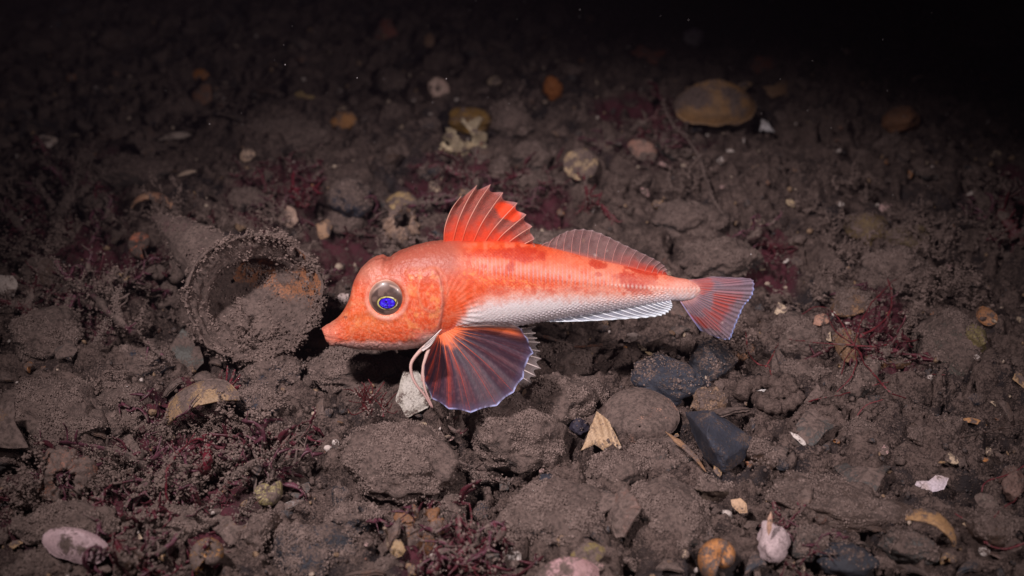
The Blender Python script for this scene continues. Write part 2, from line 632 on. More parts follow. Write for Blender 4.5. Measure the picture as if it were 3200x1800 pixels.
# apparent photo position of each point (both flanks treated alike)
QL = BL.copy(); QL[..., 1] = -np.abs(QL[..., 1])
AX, AY = proj(QL)
P3 = np.stack([AX / 100, AY / 100, np.sign(cs) * 3 * (np.abs(cs) > .05)], -1)
side = sstep(0.25, 0.6, np.abs(cs))
dis = np.zeros_like(AX)
# gill cover: raised plate ending in a rounded rear edge
op_d = np.hypot((AX - 1352) / 46, (AY - 905) / 68)
dis += side * 2.6 * sstep(1.12, 0.93, op_d)
gx = 1325 + 62 * np.sqrt(np.clip(1 - ((AY - 940) / 125) ** 2, 0, 1))
cover = sstep(3, -6, AX - gx) * sstep(830, 860, AY) * sstep(1075, 1050, AY) * sstep(1240, 1290, AX)
dis += side * 6.0 * cover
pre = 1290 + 0.18 * (1000 - AY)
dis += side * 2.2 * np.exp(-((AX - pre) / 6) ** 2) * sstep(860, 900, AY) * sstep(1065, 1040, AY)
# cheek ridge running from the snout to below the eye, and radiating fine ridges
chk = 990 - 0.25 * (AX - 1080)
dis += side * 2.5 * np.exp(-((AY - chk) / 9) ** 2) * sstep(1060, 1090, AX) * sstep(1240, 1200, AX)
ang = np.arctan2(AY - 985, AX - 1370)
rad = np.hypot(AY - 985, AX - 1370)
dis += side * 0.9 * np.sin(ang * 46) * sstep(30, 60, rad) * sstep(150, 110, rad) * sstep(0, 20, AX - 1385)
ang2 = np.arctan2(AY - 1010, AX - 1130)
dis += side * 0.3 * np.sin(ang2 * 40 + 3 * fbm(P3 * 3, 2, 5)) * sstep(40, 70, np.hypot(AY - 1010, AX - 1130)) * sstep(1300, 1270, AX) * sstep(985, 1000, AY)
# eye socket: a dip with a raised brow
er = np.hypot((AX - 1209), (AY - 932))
dis += side * (3.2 * np.exp(-((er - 66) / 9) ** 2) - 9 * sstep(58, 48, er))
# mouth slit and lip
mth = 1052 + 0.24 * (AX - 1020)
dis -= 1.2 * np.exp(-((AY - mth) / 4) ** 2) * sstep(1110, 1080, AX) * side
# lateral line and rows of scales along the flank
LAT = curve([(1400, 812), (1500, 840), (1650, 862), (1800, 880), (1950, 893), (2100, 903), (2180, 905)])
scl = sstep(1420, 1480, AX)
dl = AY - LAT(AX)
dis += scl * 1.3 * np.exp(-(dl / 8) ** 2) * (0.7 + 0.5 * np.cos(AX * 2 * np.pi / 13))
row = np.sin(dl * 2 * np.pi / 11)
dis += scl * 0.45 * np.sin(AX * 2 * np.pi / 12 + np.where(row > 0, 0, np.pi)) * np.abs(row) * side
lowd = BOT(AX) - AY
bead = np.cos(AX * 2 * np.pi / 16.5 + np.round(lowd / 13) * np.pi) * np.cos(lowd * 2 * np.pi / 13)
dis += sstep(1490, 1560, AX) * sstep(2120, 2060, AX) * 1.9 * np.clip(bead, 0, 1) * sstep(46, 30, lowd)
dis += (1.2 * fbm(P3 * 14, 3, 8) + .3 * np.clip(fbm(P3 * 30, 2, 9) - .1, 0, 1)) * sstep(1420, 1380, AX) * sstep(52, 64, er)
# colours of the skin
OR = np.array([.80, .105, .030]); RED = np.array([.50, .032, .014]); PALE = np.array([.82, .30, .19])
WHITE = np.array([.88, .79, .80]); PINK = np.array([.70, .27, .20]); DUSK = np.array([.42, .105, .07]); GOLD = np.array([.92, .36, .10])




n_lo = fbm(P3 * 2.2, 3, 1); n_md = fbm(P3 * 6, 3, 2); n_hi = fbm(P3 * 18, 2, 3)
C = np.broadcast_to(OR, AX.shape + (3,)).copy()
C = lerp(C, PALE, 0.30 * sstep(-.1, .5, n_md))
C = lerp(C, RED, 0.30 * sstep(.0, .6, -n_md - .3 * n_hi))
# head: dusky rose above, hot orange cheek, pale chin
head = sstep(1440, 1360, AX)
C = lerp(C, DUSK, sstep(1500, 1400, AX) * 0.95 * sstep(920, 815, AY + 25 * n_lo))
C = lerp(C, np.array([.58, .24, .17]), head * 0.6 * np.exp(-(((AX - 1150) / 55) ** 2 + ((AY - 850) / 40) ** 2)))
C = lerp(C, np.array([.86, .19, .055]), head * 0.8 * np.exp(-(((AX - 1150) / 90) ** 2 + ((AY - 1000) / 42) ** 2)))
C = lerp(C, GOLD, head * 0.55 * sstep(.15, .5, n_md + .25 * n_hi) * np.exp(-(((AX - 1120) / 60) ** 2 + ((AY - 985) / 40) ** 2)))
C = lerp(C, PINK, head * 0.65 * sstep(1085, 1020, AX + 10 * n_md))
C = lerp(C, np.array([.74, .36, .30]), head * 0.7 * sstep(1058, 1085, AY + 10 * n_md))
C = lerp(C, PALE, 0.45 * np.exp(-((op_d - 1.0) / .09) ** 2) * head)
C = lerp(C, GOLD, 0.5 * cover * sstep(.1, .5, n_md) * head)
fine_ = fbm(np.stack([AX / 7, AY / 2.6, AX * 0], -1), 3, 51)
C = lerp(C, PALE * 1.06, 0.5 * sstep(.1, .6, fine_) * head * sstep(880, 930, AY))
C = lerp(C, RED * 1.15, 0.4 * sstep(.1, .6, -fine_) * head * sstep(900, 960, AY))
C = lerp(C, np.array([.80, .42, .34]), .75 * np.exp(-((er - 63) / 6) ** 2) * (.5 + .5 * sstep(900, 990, AY)))
C = lerp(C, np.array([.66, .34, .28]), .55 * head * np.exp(-((AX - gx + 4) / 5) ** 2) * sstep(850, 880, AY) * sstep(1070, 1040, AY))
C = lerp(C, np.array([.36, .05, .03]), .4 * head * np.exp(-((AX - gx - 4) / 4) ** 2) * sstep(850, 880, AY) * sstep(1070, 1040, AY))
C = lerp(C, np.array([.72, .45, .42]), .7 * head * sstep(1062, 1076, AY + 6 * n_md) * sstep(1030, 1060, AX))
C = lerp(C, np.array([.38, .10, .08]), .45 * np.exp(-((AY - mth) / 3.0) ** 2) * sstep(1108, 1085, AX) * side)
C = lerp(C, np.array([.20, .04, .035]), .85 * sstep(8, 4, np.hypot(AX - 1080, (AY - 992) * 1.3)))
gran = fbm(P3 * 26, 2, 58)
C = lerp(C, np.array([.88, .46, .32]), .16 * head * sstep(.25, .55, gran))
C = lerp(C, np.array([.45, .06, .03]), .16 * head * sstep(.2, .55, -gran))
plate = np.abs(fbm(P3 * 5.2 + 11, 2, 57))
C = lerp(C, np.array([.86, .34, .20]), .35 * head * sstep(.05, .0, plate) * sstep(860, 900, AY))
dis = dis - head * side * 1.6 * sstep(.05, .0, plate)
C = lerp(C, PALE, 0.35 * sstep(.2, .6, n_hi) * head * sstep(860, 900, AY))
# flank: pale streaks, grey scale bars, gold flecks
fl = sstep(1400, 1480, AX)
C = lerp(C, PALE, fl * 0.6 * np.exp(-((dl + 8 * n_lo + 18) / 17) ** 2) * sstep(-.5, .4, n_md + .2))
C = lerp(C, np.array([.76, .29, .19]), fl * 0.5 * sstep(1640, 1880, AX) * sstep(-.5, .5, n_lo + .4 * n_hi))
C = lerp(C, PALE, fl * 0.25 * sstep(1660, 1740, AX) * np.exp(-((AY - 825) / 32) ** 2))
bars = sstep(0.2, 0.8, np.sin(AX * 2 * np.pi / 13.0 + 1.5 * n_lo)) * np.exp(-((dl + 12) / 26) ** 2)
C = lerp(C, np.array([.50, .34, .36]), fl * 0.55 * bars * sstep(1440, 1520, AX) * sstep(2000, 1850, AX))
C = lerp(C, GOLD, fl * 0.5 * sstep(.1, .5, n_hi) * np.exp(-((dl - 30) / 22) ** 2) * sstep(1800, 1650, AX))


def blot(x, y, rx, ry, rot=0.0):
    c, s = math.cos(rot), math.sin(rot)
    a = ((AX - x) * c + (AY - y) * s) / rx; b = (-(AX - x) * s + (AY - y) * c) / ry
    return sstep(1.15, 0.75, np.hypot(a, b) + 0.35 * n_md + 0.2 * n_hi)


for (x, y, rx, ry, ro, a) in [(1630, 793, 75, 27, .05, .8), (1520, 792, 60, 14, -.1, .5), (1595, 832, 16, 14, 0, .75), (1868, 826, 26, 13, .2, .8), (1872, 858, 14, 10, 0, .55),
                              (1960, 872, 32, 26, .3, .8), (1992, 906, 46, 20, .12, .8), (2020, 862, 45, 34, .5, .65), (2015, 846, 60, 14, .2, .8), (1940, 862, 24, 9, 0, .5),
                              (2172, 892, 20, 16, 0, .85), (1700, 915, 40, 12, 0, .35), (1560, 905, 50, 16, 0, .3), (1790, 905, 30, 10, 0, .4), (1880, 915, 26, 8, 0, .4)]:
    C = lerp(C, RED, min(1, a * 1.2) * blot(x, y, rx, ry, ro) * (0.8 + .3 * n_hi))
C = lerp(C, np.array([.70, .27, .21]), sstep(2060, 2130, AX) * 0.7)
BEL = curve([(1300, 1085), (1400, 1035), (1440, 1000), (1463, 972), (1514, 945), (1600, 932), (1700, 926), (1856, 927), (1985, 924), (2060, 915), (2180, 912)])
bd = AY - BEL(AX) + 7 * n_md + 9 * n_hi
bel = sstep(-14, 32, bd)
C = lerp(C, np.array([.90, .50, .41]), .8 * sstep(-44, 10, bd) * sstep(1400, 1500, AX) * sstep(.6, .1, C[..., 1] * 0 + np.clip(.5 - C[..., 1] * 3, 0, 1)))
bc = lerp(np.broadcast_to(WHITE, AX.shape + (3,)), np.array([.76, .64, .70]), sstep(45, 8, lowd) * .6)  # shading painted into the belly white, lilac towards its lower edge
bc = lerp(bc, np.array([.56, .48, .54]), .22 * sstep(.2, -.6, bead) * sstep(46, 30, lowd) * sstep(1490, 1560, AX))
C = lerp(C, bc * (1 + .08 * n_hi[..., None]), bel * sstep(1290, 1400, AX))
C = lerp(C, np.array([.80, .66, .64]), .9 * np.exp(-(((AX - 1350) / 42) ** 2 + ((AY - 1062) / 22) ** 2)))
C = lerp(C, np.array([.84, .70, .64]), 0.6 * np.exp(-(dl / 6) ** 2) * (0.5 + .5 * np.cos(AX * 2 * np.pi / 13)) * sstep(1850, 1950, AX))
C = C * (1 - 0.10 * sstep(0, 1, np.sin(AX * 2 * np.pi / 12 + np.where(row > 0, 0, np.pi))) * scl * (1 - bel))[..., None]
# reddish back ridge
C = lerp(C, RED * 1.1, 0.5 * sstep(12, 2, AY - TOP(AX)) * sstep(1400, 1460, AX) * sstep(1700, 1650, AX))
Nout = np.stack([np.zeros_like(cs), -cs * (bb - tt), sn * ww * 2], -1)
Nout = unit(Nout)
BL = BL + Nout * (dis * SP)[..., None]
mb = MB()
q = gridq(NU, NV, True)[:, ::-1]
capA = BL[0].mean(0); capB = BL[-1].mean(0)
V = np.vstack([BL.reshape(-1, 3), capA, capB])
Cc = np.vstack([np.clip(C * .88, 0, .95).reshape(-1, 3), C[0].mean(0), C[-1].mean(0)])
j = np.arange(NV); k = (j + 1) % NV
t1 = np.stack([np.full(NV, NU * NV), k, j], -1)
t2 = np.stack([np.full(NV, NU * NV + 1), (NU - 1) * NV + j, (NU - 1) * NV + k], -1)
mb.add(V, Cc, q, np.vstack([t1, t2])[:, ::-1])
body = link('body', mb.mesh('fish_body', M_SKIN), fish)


# ---- eyes
def eye(sgn):
    cx, cy = 1209.0, 932.0
    wpx = float(surf_w(cx, cy - 16)) - 6
    cen = FL(cx, cy, wpx * SP)
    nr, na = 40, 72
    rr = np.linspace(0, 1, nr); aa = np.linspace(0, 2 * np.pi, na, endpoint=False)
    RR, AA = np.meshgrid(rr, aa, indexing='ij')
    rad_ = 57 * SP

    def dome(x, y, lift=0.0):
        r2 = np.clip((x ** 2 + y ** 2), 0, 1)
        return np.stack([x * rad_, -(np.sqrt(1 - r2 * .93) * 26 * SP - 9 * SP + lift), y * rad_ / c12], -1)

    def put(name, x, y, colr, m, lift=0.0):
        V = dome(x, y, lift) + cen
        if sgn < 0: V[..., 1] *= -1
        mb = MB(); qq = gridq(x.shape[0], x.shape[1], True)
        mb.add(V, colr.reshape(-1, 3), qq[:, ::-1] if sgn < 0 else qq)
        return link(name, mb.mesh(name, m), fish if name == 'eye' else eb)
    x = RR * np.cos(AA); y = RR * np.sin(AA)
    pn = np.stack([x * 3, y * 3, x * 0], -1)
    c = np.broadcast_to(np.array([.075, .045, .04]), x.shape + (3,)).copy()
    c = lerp(c, np.array([.30, .17, .13]), sstep(.78, .92, RR))
    c = lerp(c, np.array([.62, .36, .28]), sstep(.93, .98, RR))
    c = lerp(c, np.array([.50, .33, .27]), .8 * np.exp(-((np.hypot(x, y + .12) - .86) / .05) ** 2) * sstep(.1, .6, y))
    c = lerp(c, np.array([.16, .10, .085]), sstep(0, .5, fbm(pn, 2, 4)))
    eb = put('eye', x, y, c, M_EYE)
    # iris ring and pupil lie low in the socket
    ex, ey = 0.04, -0.20
    r2 = np.linspace(.0, 1, 14)
    R2, A2 = np.meshgrid(r2, aa, indexing='ij')
    rad2 = 0.44 + 0.15 * R2
    x2 = ex + rad2 * np.cos(A2); y2 = ey + rad2 * .66 * np.sin(A2)
    pn = np.stack([x2 * 9, y2 * 9, x2 * 0], -1)
    c2 = np.broadcast_to(np.array([.70, .64, .22]), x2.shape + (3,)).copy()
    c2 = lerp(c2, np.array([.85, .80, .62]), sstep(.1, .5, fbm(pn, 2, 6)))  # pale highlights painted into the gold ring's colour
    c2 = lerp(c2, np.array([.16, .12, .04]), sstep(.0, .45, -fbm(pn * .8, 2, 7)))
    c2 = lerp(c2, np.array([.10, .06, .04]), np.clip(sstep(.55, .95, R2) + sstep(.35, -.1, np.sin(A2 * 1 + .6)) * .35, 0, 1))
    put('iris', x2, y2, c2, M_IRIS, 1.2 * SP)
    x3 = ex + RR * .455 * np.cos(AA); y3 = ey + RR * .455 * .68 * np.sin(AA)
    pn = np.stack([x3 * 8, y3 * 8, x3 * 0], -1)
    c3 = np.broadcast_to(np.array([.05, .010, .74]), x3.shape + (3,)).copy()
    c3 = lerp(c3, np.array([.015, .008, .10]), sstep(0.1, .5, fbm(pn, 2, 12)))
    c3 = lerp(c3, np.array([.02, .01, .10]), .8 * np.exp(-((x3 - ex) / .05) ** 2) * sstep(.05, -.1, y3 - ey))
    c3 = lerp(c3, np.array([.10, .12, .95]), sstep(.25, .55, fbm(pn * 1.6 + 3, 2, 13)))  # brighter blue glints painted into the pupil's colour
    c3 = lerp(c3, np.array([.01, .005, .05]), sstep(.8, .95, RR))
    put('pupil', x3, y3, c3, M_IRIS, 2.2 * SP)


eye(1)
eye(-1)


# ---- fins
def tube(mb, pts, r0, r1, col, ns=6, flat=1.0):
    pts = np.asarray(pts, float)
    n = len(pts)
    T = unit(np.gradient(pts, axis=0))
    ref = np.array([0.03, 1.0, 0.02])
    A = unit(np.cross(T, ref)); B = np.cross(T, A)
    r = np.linspace(r0, r1, n) if np.isscalar(r0) else np.asarray(r0)
    an = np.linspace(0, 2 * np.pi, ns, endpoint=False)
    V = pts[:, None] + (A[:, None] * np.cos(an)[None, :, None] + B[:, None] * np.sin(an)[None, :, None] * flat) * r[:, None, None]
    col = np.asarray(col, float)
    if col.ndim == 2: col = np.repeat(col, ns, 0)
    base = MBcol(col, n * ns)
    mb.add(np.vstack([V.reshape(-1, 3), pts[0], pts[-1]]), np.vstack([base, base[0], base[-1]]), gridq(n, ns, True),
           np.vstack([np.stack([np.full(ns, n * ns), np.arange(ns), (np.arange(ns) + 1) % ns], -1),
                      np.stack([np.full(ns, n * ns + 1), (n - 1) * ns + (np.arange(ns) + 1) % ns, (n - 1) * ns + np.arange(ns)], -1)]))


def MBcol(c, n):
    c = np.asarray(c, float)
    if c.ndim == 1: c = np.tile(c, (n, 1))
    if c.shape[1] == 3: c = np.hstack([c, np.ones((len(c), 1))])
    return c


def crop1(p): a = np.asarray(p, float); return np.stack([950 + a[..., 0] * .5384, 540 + a[..., 1] * .5384], -1)
def crop2(p): a = np.asarray(p, float); return np.stack([1300 + a[..., 0] * .4279, 540 + a[..., 1] * .4279], -1)


def fin(name, rays, depth, colour, notch=0.0, nt=28, ns=10, ray_r=(2.2, .8), ray_col=(.7, .3, .25), skew=0.5, ray_name='fin_ray', corr=0.0, hide=()):
    """rays: list of photo-pixel polylines base->tip; depth(i/n, t) -> metres out of the mid plane; membrane stretched between them"""
    nr = len(rays)
    Rp = np.array([tubeline(r, nt) for r in rays])             # nr, nt, 2
    g = []
    ff = []
    for i in range(nr - 1):
        last = i == nr - 2
        for k_ in range(ns + (1 if last else 0)):
            g.append(i); ff.append(k_ / ns)
    g = np.array(g); ff = np.array(ff)
    t = np.linspace(0, 1, nt)
    L = 1 - notch * np.sin(np.pi * ff ** skew) ** 1.3 if notch else np.ones_like(ff)
    TT = t[None, :] * L[:, None]
    it = np.clip((TT * (nt - 1)).astype(int), 0, nt - 2)
    fr = (TT * (nt - 1) - it)[..., None]
    ra = Rp[g[:, None], it] * (1 - fr) + Rp[g[:, None], it + 1] * fr
    rb = Rp[g[:, None] + 1, it] * (1 - fr) + Rp[g[:, None] + 1, it + 1] * fr
    PX = ra * (1 - ff)[:, None, None] + rb * ff[:, None, None]
    s = (g + ff) / (nr - 1)
    S, T_ = np.meshgrid(s, t, indexing='ij')
    Wd = depth(S, TT) + corr * np.cos(2 * np.pi * ff)[:, None] * TT
    V = FL(PX[..., 0], PX[..., 1], Wd)
    Cm = colour(PX[..., 0], PX[..., 1], S, TT, np.broadcast_to(ff[:, None], TT.shape))
    mb = MB()
    mb.add(V, np.clip(Cm, 0, 1).reshape(-1, 4), gridq(V.shape[0], V.shape[1]))
    fo = link(name, mb.mesh(name, M_FIN), fish)
    for i in range(nr):
        if i in hide: continue
        w = depth(np.full(nt, i / (nr - 1)), t) + corr * t
        P = FL(Rp[i, :, 0], Rp[i, :, 1], w)
        mb = MB()
        rc = ray_col(i / (nr - 1), t) if callable(ray_col) else np.array(ray_col)
        tube(mb, P, ray_r[0] * SP, ray_r[1] * SP, rc, 5)
        link(ray_name, mb.mesh(ray_name, M_RAY), fo)
    return fo


def rgba(c, a, shape):
    o = np.zeros(shape + (4,)); o[..., :3] = c; o[..., 3] = a
    return o


# first dorsal fin: eight spines and a red blotch
d1 = [[(205, 520), (212, 400), (258, 270), (330, 170)], [(262, 530), (310, 350), (372, 210), (445, 90)], [(325, 535), (380, 365), (460, 210), (545, 85)],
      [(405, 538), (475, 380), (555, 255), (635, 145)], [(480, 540), (560, 420), (650, 315), (740, 220)], [(560, 540), (630, 455), (715, 380), (805, 305)],
      [(640, 540), (700, 490), (770, 440), (848, 392)], [(735, 545), (780, 525), (820, 505), (864, 482)], [(800, 548), (830, 545), (850, 542), (868, 538)]]
d1 = [crop2(r) for r in d1]


def c_d1(x, y, S, T, F):
    P = np.stack([x / 20, y / 20, x * 0], -1)
    n = fbm(P, 3, 14); h = fbm(P * 3, 2, 15)
    c = rgba(np.array([.40, .10, .075]), .60, x.shape)
    c[..., :3] = lerp(c[..., :3], np.array([.62, .055, .022]), sstep(.55, .18, T + .2 * n))
    c[..., 3] += .33 * sstep(.6, .2, T)
    sx, sy = 1300 + 672 * .4279, 540 + 282 * .4279
    ca, sa = math.cos(.5), math.sin(.5)
    d = np.hypot(((x - sx) * ca + (y - sy) * sa) / 48, (-(x - sx) * sa + (y - sy) * ca) / 25)
    sp = sstep(1.1, .85, d + .2 * n)
    c[..., :3] = lerp(c[..., :3], np.array([.82, .065, .018]), sp * .95); c[..., 3] = np.maximum(c[..., 3], sp * .92)
    e = sstep(.86, 1.0, T)
    c[..., :3] = lerp(c[..., :3], np.array([.62, .36, .36]), e * .6)
    c[..., 3] += .12 * h
    return c


fin('first_dorsal_fin', d1, lambda S, T: 0.002 + 0.004 * T - .002 * S, c_d1, 0.10, ray_r=(2.4, .6), skew=.55, ns=12,
    ray_col=lambda s, t: lerp(np.array([.62, .10, .05]), np.array([.70, .36, .29]), sstep(.1, .6, t)), ray_name='fin_spine', corr=.0012)

# second dorsal fin
bse = tubeline(crop2([(905, 555), (1100, 592), (1300, 640), (1500, 682), (1700, 730), (1835, 745)]), 18)
out = tubeline(crop2([(965, 505), (1030, 462), (1110, 422), (1200, 408), (1300, 420), (1400, 462), (1500, 512), (1600, 560), (1700, 608), (1780, 650), (1826, 692), (1838, 735)]), 18)
d2 = [np.array([b, b * .5 + o * .5 + np.array([-3, -3]), o]) for b, o in zip(bse, out)]


def c_d2(x, y, S, T, F):
    P = np.stack([x / 20, y / 20, x * 0], -1)
    n = fbm(P, 3, 24)
    c = rgba(np.array([.42, .22, .22]), .36, x.shape)
    redz = sstep(.45, .8, S) * sstep(.75, .25, T + .2 * n)
    c[..., :3] = lerp(c[..., :3], np.array([.58, .06, .035]), redz)
    c[..., 3] += .4 * redz
    bs_ = sstep(.22, .0, T)
    c[..., :3] = lerp(c[..., :3], np.array([.62, .12, .07]), bs_ * .8); c[..., 3] += .35 * bs_
    e = sstep(.92, 1., T)
    c[..., :3] = lerp(c[..., :3], np.array([.62, .50, .52]), e * .7); c[..., 3] += .15 * e
    return c


fin('second_dorsal_fin', d2, lambda S, T: 0.001 + 0.002 * T, c_d2, 0.035, ray_r=(1.1, .4), ns=6, skew=1.0,
    ray_col=lambda s, t: lerp(np.array([.60, .22, .18]), np.array([.50, .34, .35]), t), corr=.0006)

# anal fin
bse = tubeline(crop2([(925, 1074), (1200, 1036), (1500, 986), (1700, 950), (1858, 930)]), 18)
out = tubeline(crop2([(985, 1088), (1100, 1088), (1300, 1082), (1500, 1071), (1650, 1062), (1770, 1050), (1830, 1030), (1864, 1000), (1874, 972), (1866, 944)]), 18)
an = [np.array([b, b * .5 + o * .5 + np.array([-2, 1]), o]) for b, o in zip(bse, out)]


def c_an(x, y, S, T, F):
    c = rgba(np.array([.42, .45, .55]), .42, x.shape)
    e = sstep(.55, .95, T)
    c[..., :3] = lerp(c[..., :3], np.array([.74, .80, .88]), e); c[..., 3] += .4 * e
    c[..., 3] += .35 * sstep(.25, 0, S) + .3 * sstep(.9, 1, S)
    return c


fin('anal_fin', an, lambda S, T: 0.002 + 0.003 * T, c_an, 0.05, ray_r=(1.8, .8), ns=6, ray_col=(.74, .76, .80), corr=.0006, skew=1.0)

# tail fin
edge = tubeline(crop2([(2170, 756), (2300, 762), (2440, 770), (2472, 802), (2466, 880), (2436, 930), (2398, 972), (2368, 1040), (2340, 1105), (2312, 1180), (2288, 1222), (2200, 1205), (2075, 1152)]), 24)
tb = tubeline(crop2([(1990, 782), (2020, 815), (2040, 860), (2025, 900), (1985, 925), (1925, 934)]), 24)
ta = [np.array([b, b * .55 + o * .45 + np.array([0, 2]), o]) for b, o in zip(tb, edge)]


def c_ta(x, y, S, T, F):
    P = np.stack([x / 22, y / 22, x * 0], -1)
    n = fbm(P, 3, 34)
    st = fbm(np.stack([S * 60, T * 2, x * 0], -1), 2, 35)
    c = rgba(np.array([.30, .21, .27]), .58, x.shape)
    b1 = sstep(.95, .6, np.hypot((x - 2190) / 50, (y - 893) / 34) + .3 * n)
    b2 = sstep(.26, .15, np.abs(T - .60 + .12 * n)) * sstep(.28, .40, S)
    b3 = sstep(.2, .1, np.abs(T - .68)) * sstep(.34, .15, S) * .5
    rd = np.clip(b1 + b2 + b3, 0, 1) * (.8 + .4 * st)
    c[..., :3] = lerp(c[..., :3], np.array([.42, .05, .028]), np.clip(rd, 0, 1) * .9)
    c[..., 3] += .30 * rd
    c[..., 3] += .25 * st + .35 * sstep(.25, 0, T)
    c[..., :3] = lerp(c[..., :3], np.array([.66, .34, .30]), sstep(.2, 0, T) * .6)
    e = np.maximum(sstep(.968, .99, T + .01 * st) * sstep(.15, .4, S) * sstep(.97, .9, S), sstep(.975, .995, S) * .6)
    c[..., :3] = lerp(c[..., :3], np.array([.33, .44, .90]), e); c[..., 3] += .35 * e
    return c


fin('tail_fin', ta, lambda S, T: 0.001 - 0.006 * T * T + .003 * np.sin(S * 5) * T, c_ta, 0.015, ray_r=(.6, .25), ns=6, skew=1.0,
    ray_col=lambda s, t: lerp(np.array([.50, .18, .15]), np.array([.36, .27, .34]), t), corr=.0003)

# pectoral fins: the near one spread like a fan, pale tips of the far one showing behind it
po = tubeline(crop1([(1060, 861), (1150, 858), (1222, 874), (1262, 905), (1292, 945), (1306, 985), (1332, 1046), (1303, 1062), (1297, 1125), (1274, 1190), (1240, 1245), (1190, 1302),
                     (1120, 1352), (1020, 1389), (920, 1389), (840, 1371), (772, 1338), (722, 1280), (700, 1215), (695, 1150), (706, 1085), (735, 1020)]), 15)
pb = tubeline(crop1([(868, 898), (850, 905), (830, 912), (812, 922), (796, 930), (780, 936)]), 15)
pe = []
for b, o in zip(pb, po):
    m_ = b * .5 + o * .5
    v_ = o - b
    nrm = np.array([v_[1], -v_[0]])
    pe.append(np.array([b, m_ + nrm * 0.03, o]))


def c_pe(x, y, S, T, F):
    P = np.stack([x / 16, y / 16, x * 0], -1)
    n = fbm(P, 3, 44); h = fbm(P * 3, 2, 45)
    rayl = np.minimum(F, 1 - F)
    c = rgba(np.array([.038, .019, .032]), .96, x.shape)
    c[..., :3] = lerp(c[..., :3], np.array([.085, .042, .058]), sstep(.1, .5, h) * .6)
    # orange-red near the base and along the forward rays
    rr = sstep(.24, .06, T + .1 * n)
    fw = sstep(.45, .95, S)
    pr = .55 + .45 * np.sin(np.round(S * 14) * 2.7 + 1)
    st = pr * sstep(.20, .03, rayl + .07 * n) * (0.05 + .95 * fw) * sstep(1.1, .6, T - .25 * fw + .5 * n)
    c[..., :3] = lerp(c[..., :3], np.array([.52, .065, .028]), np.clip(st, 0, 1) * .9)
    c[..., :3] = lerp(c[..., :3], np.array([.40, .05, .03]), sstep(.9, 1., S) * .6)
    c[..., :3] = lerp(c[..., :3], np.array([.78, .17, .06]), rr)
    for f0 in (.16, .30, .70, .84):
        c[..., :3] = lerp(c[..., :3], np.array([.36, .05, .03]), .55 * np.exp(-((F - f0 - .04 * n) / .035) ** 2) * sstep(.35, .7, T) * sstep(1.05, .8, T + .3 * n) * (.12 + .6 * fw))
    # translucent cream upper band with an orange lower border
    up = sstep(.17, .10, S + .02 * n)
    c[..., :3] = lerp(c[..., :3], np.array([.72, .48, .40]), up); c[..., 3] = c[..., 3] * (1 - up) + .5 * up
    ob = np.exp(-((S - .175) / .035) ** 2) * sstep(1.02, .8, T)
    c[..., :3] = lerp(c[..., :3], np.array([.74, .15, .05]), ob * .95)
    fs = fbm(np.stack([S * 75, T * 2.5, x * 0], -1), 3, 47)
    c[..., :3] = lerp(c[..., :3], np.array([.30, .045, .03]), .55 * sstep(.15, .5, fs) * (.25 + .75 * fw) * sstep(1.0, .5, T))
    c[..., :3] = lerp(c[..., :3], np.array([.035, .02, .035]), .6 * sstep(.1, .5, -fs))
    e = sstep(.982, .996, T + .006 * h)
    c[..., :3] = lerp(c[..., :3], np.array([.42, .46, .78]), e * .9); c[..., 3] = np.maximum(c[..., 3], e * .85)
    c[..., :3] = lerp(c[..., :3], np.array([.075, .055, .11]), .5 * sstep(.88, .97, T) * (1 - e) * sstep(.2, .3, S))
    return c


WB = float(surf_w(1385, 1000)) * SP * .80
fin('pectoral_fin', pe, lambda S, T: WB + 0.020 * T + .012 * T * S + .006 * T * T, c_pe, 0.014, nt=40, ns=14, ray_r=(1.2, .25), skew=1.0,
    ray_col=lambda s, t: lerp(np.array([.78, .20, .08]), np.array([.40, .06, .04]) if s > .45 else np.array([.04, .02, .03]), sstep(.1, .45, t)), corr=.0005)
tips = [(1345, 892), (1345, 930), (1352, 960), (1370, 985), (1370, 1035), (1376, 1080), (1374, 1136), (1345, 1180), (1325, 1225), (1250, 1290), (1150, 1335)]
pf = [np.array([crop1((850, 960)), crop1((850 + (a - 850) * .5, 955 + (b - 955) * .45)), crop1((a, b))]) for a, b in tips]


def c_pf(x, y, S, T, F):
    c = rgba(np.array([.55, .42, .42]), .22, x.shape)
    e = sstep(.88, .96, T)
    c[..., :3] = lerp(c[..., :3], np.array([.66, .56, .56]), e); c[..., 3] += .05 * e
    return c


fin('pectoral_fin', pf, lambda S, T: -WB * .5 - 0.012 * T, c_pf, 0.05, nt=20, ns=6, ray_r=(2.6, 1.9), ray_col=(.66, .54, .52), skew=1.0)
# pelvic fin pressed under the breast, white
pv = [np.array([crop1(a), crop1(b), crop1(c_)]) for a, b, c_ in [((800, 905), (770, 935), (700, 1000)), ((790, 915), (750, 965), (680, 1020)), ((780, 930), (740, 985), (668, 1030)), ((772, 945), (735, 1000), (690, 1035))]]
fin('pelvic_fin', pv, lambda S, T: WB * 1.15 + .002 * T, lambda x, y, S, T, F: rgba(np.array([.78, .68, .66]), .9, x.shape), 0.06, nt=16, ns=5, ray_r=(2.2, 1.2), ray_col=(.80, .70, .68))
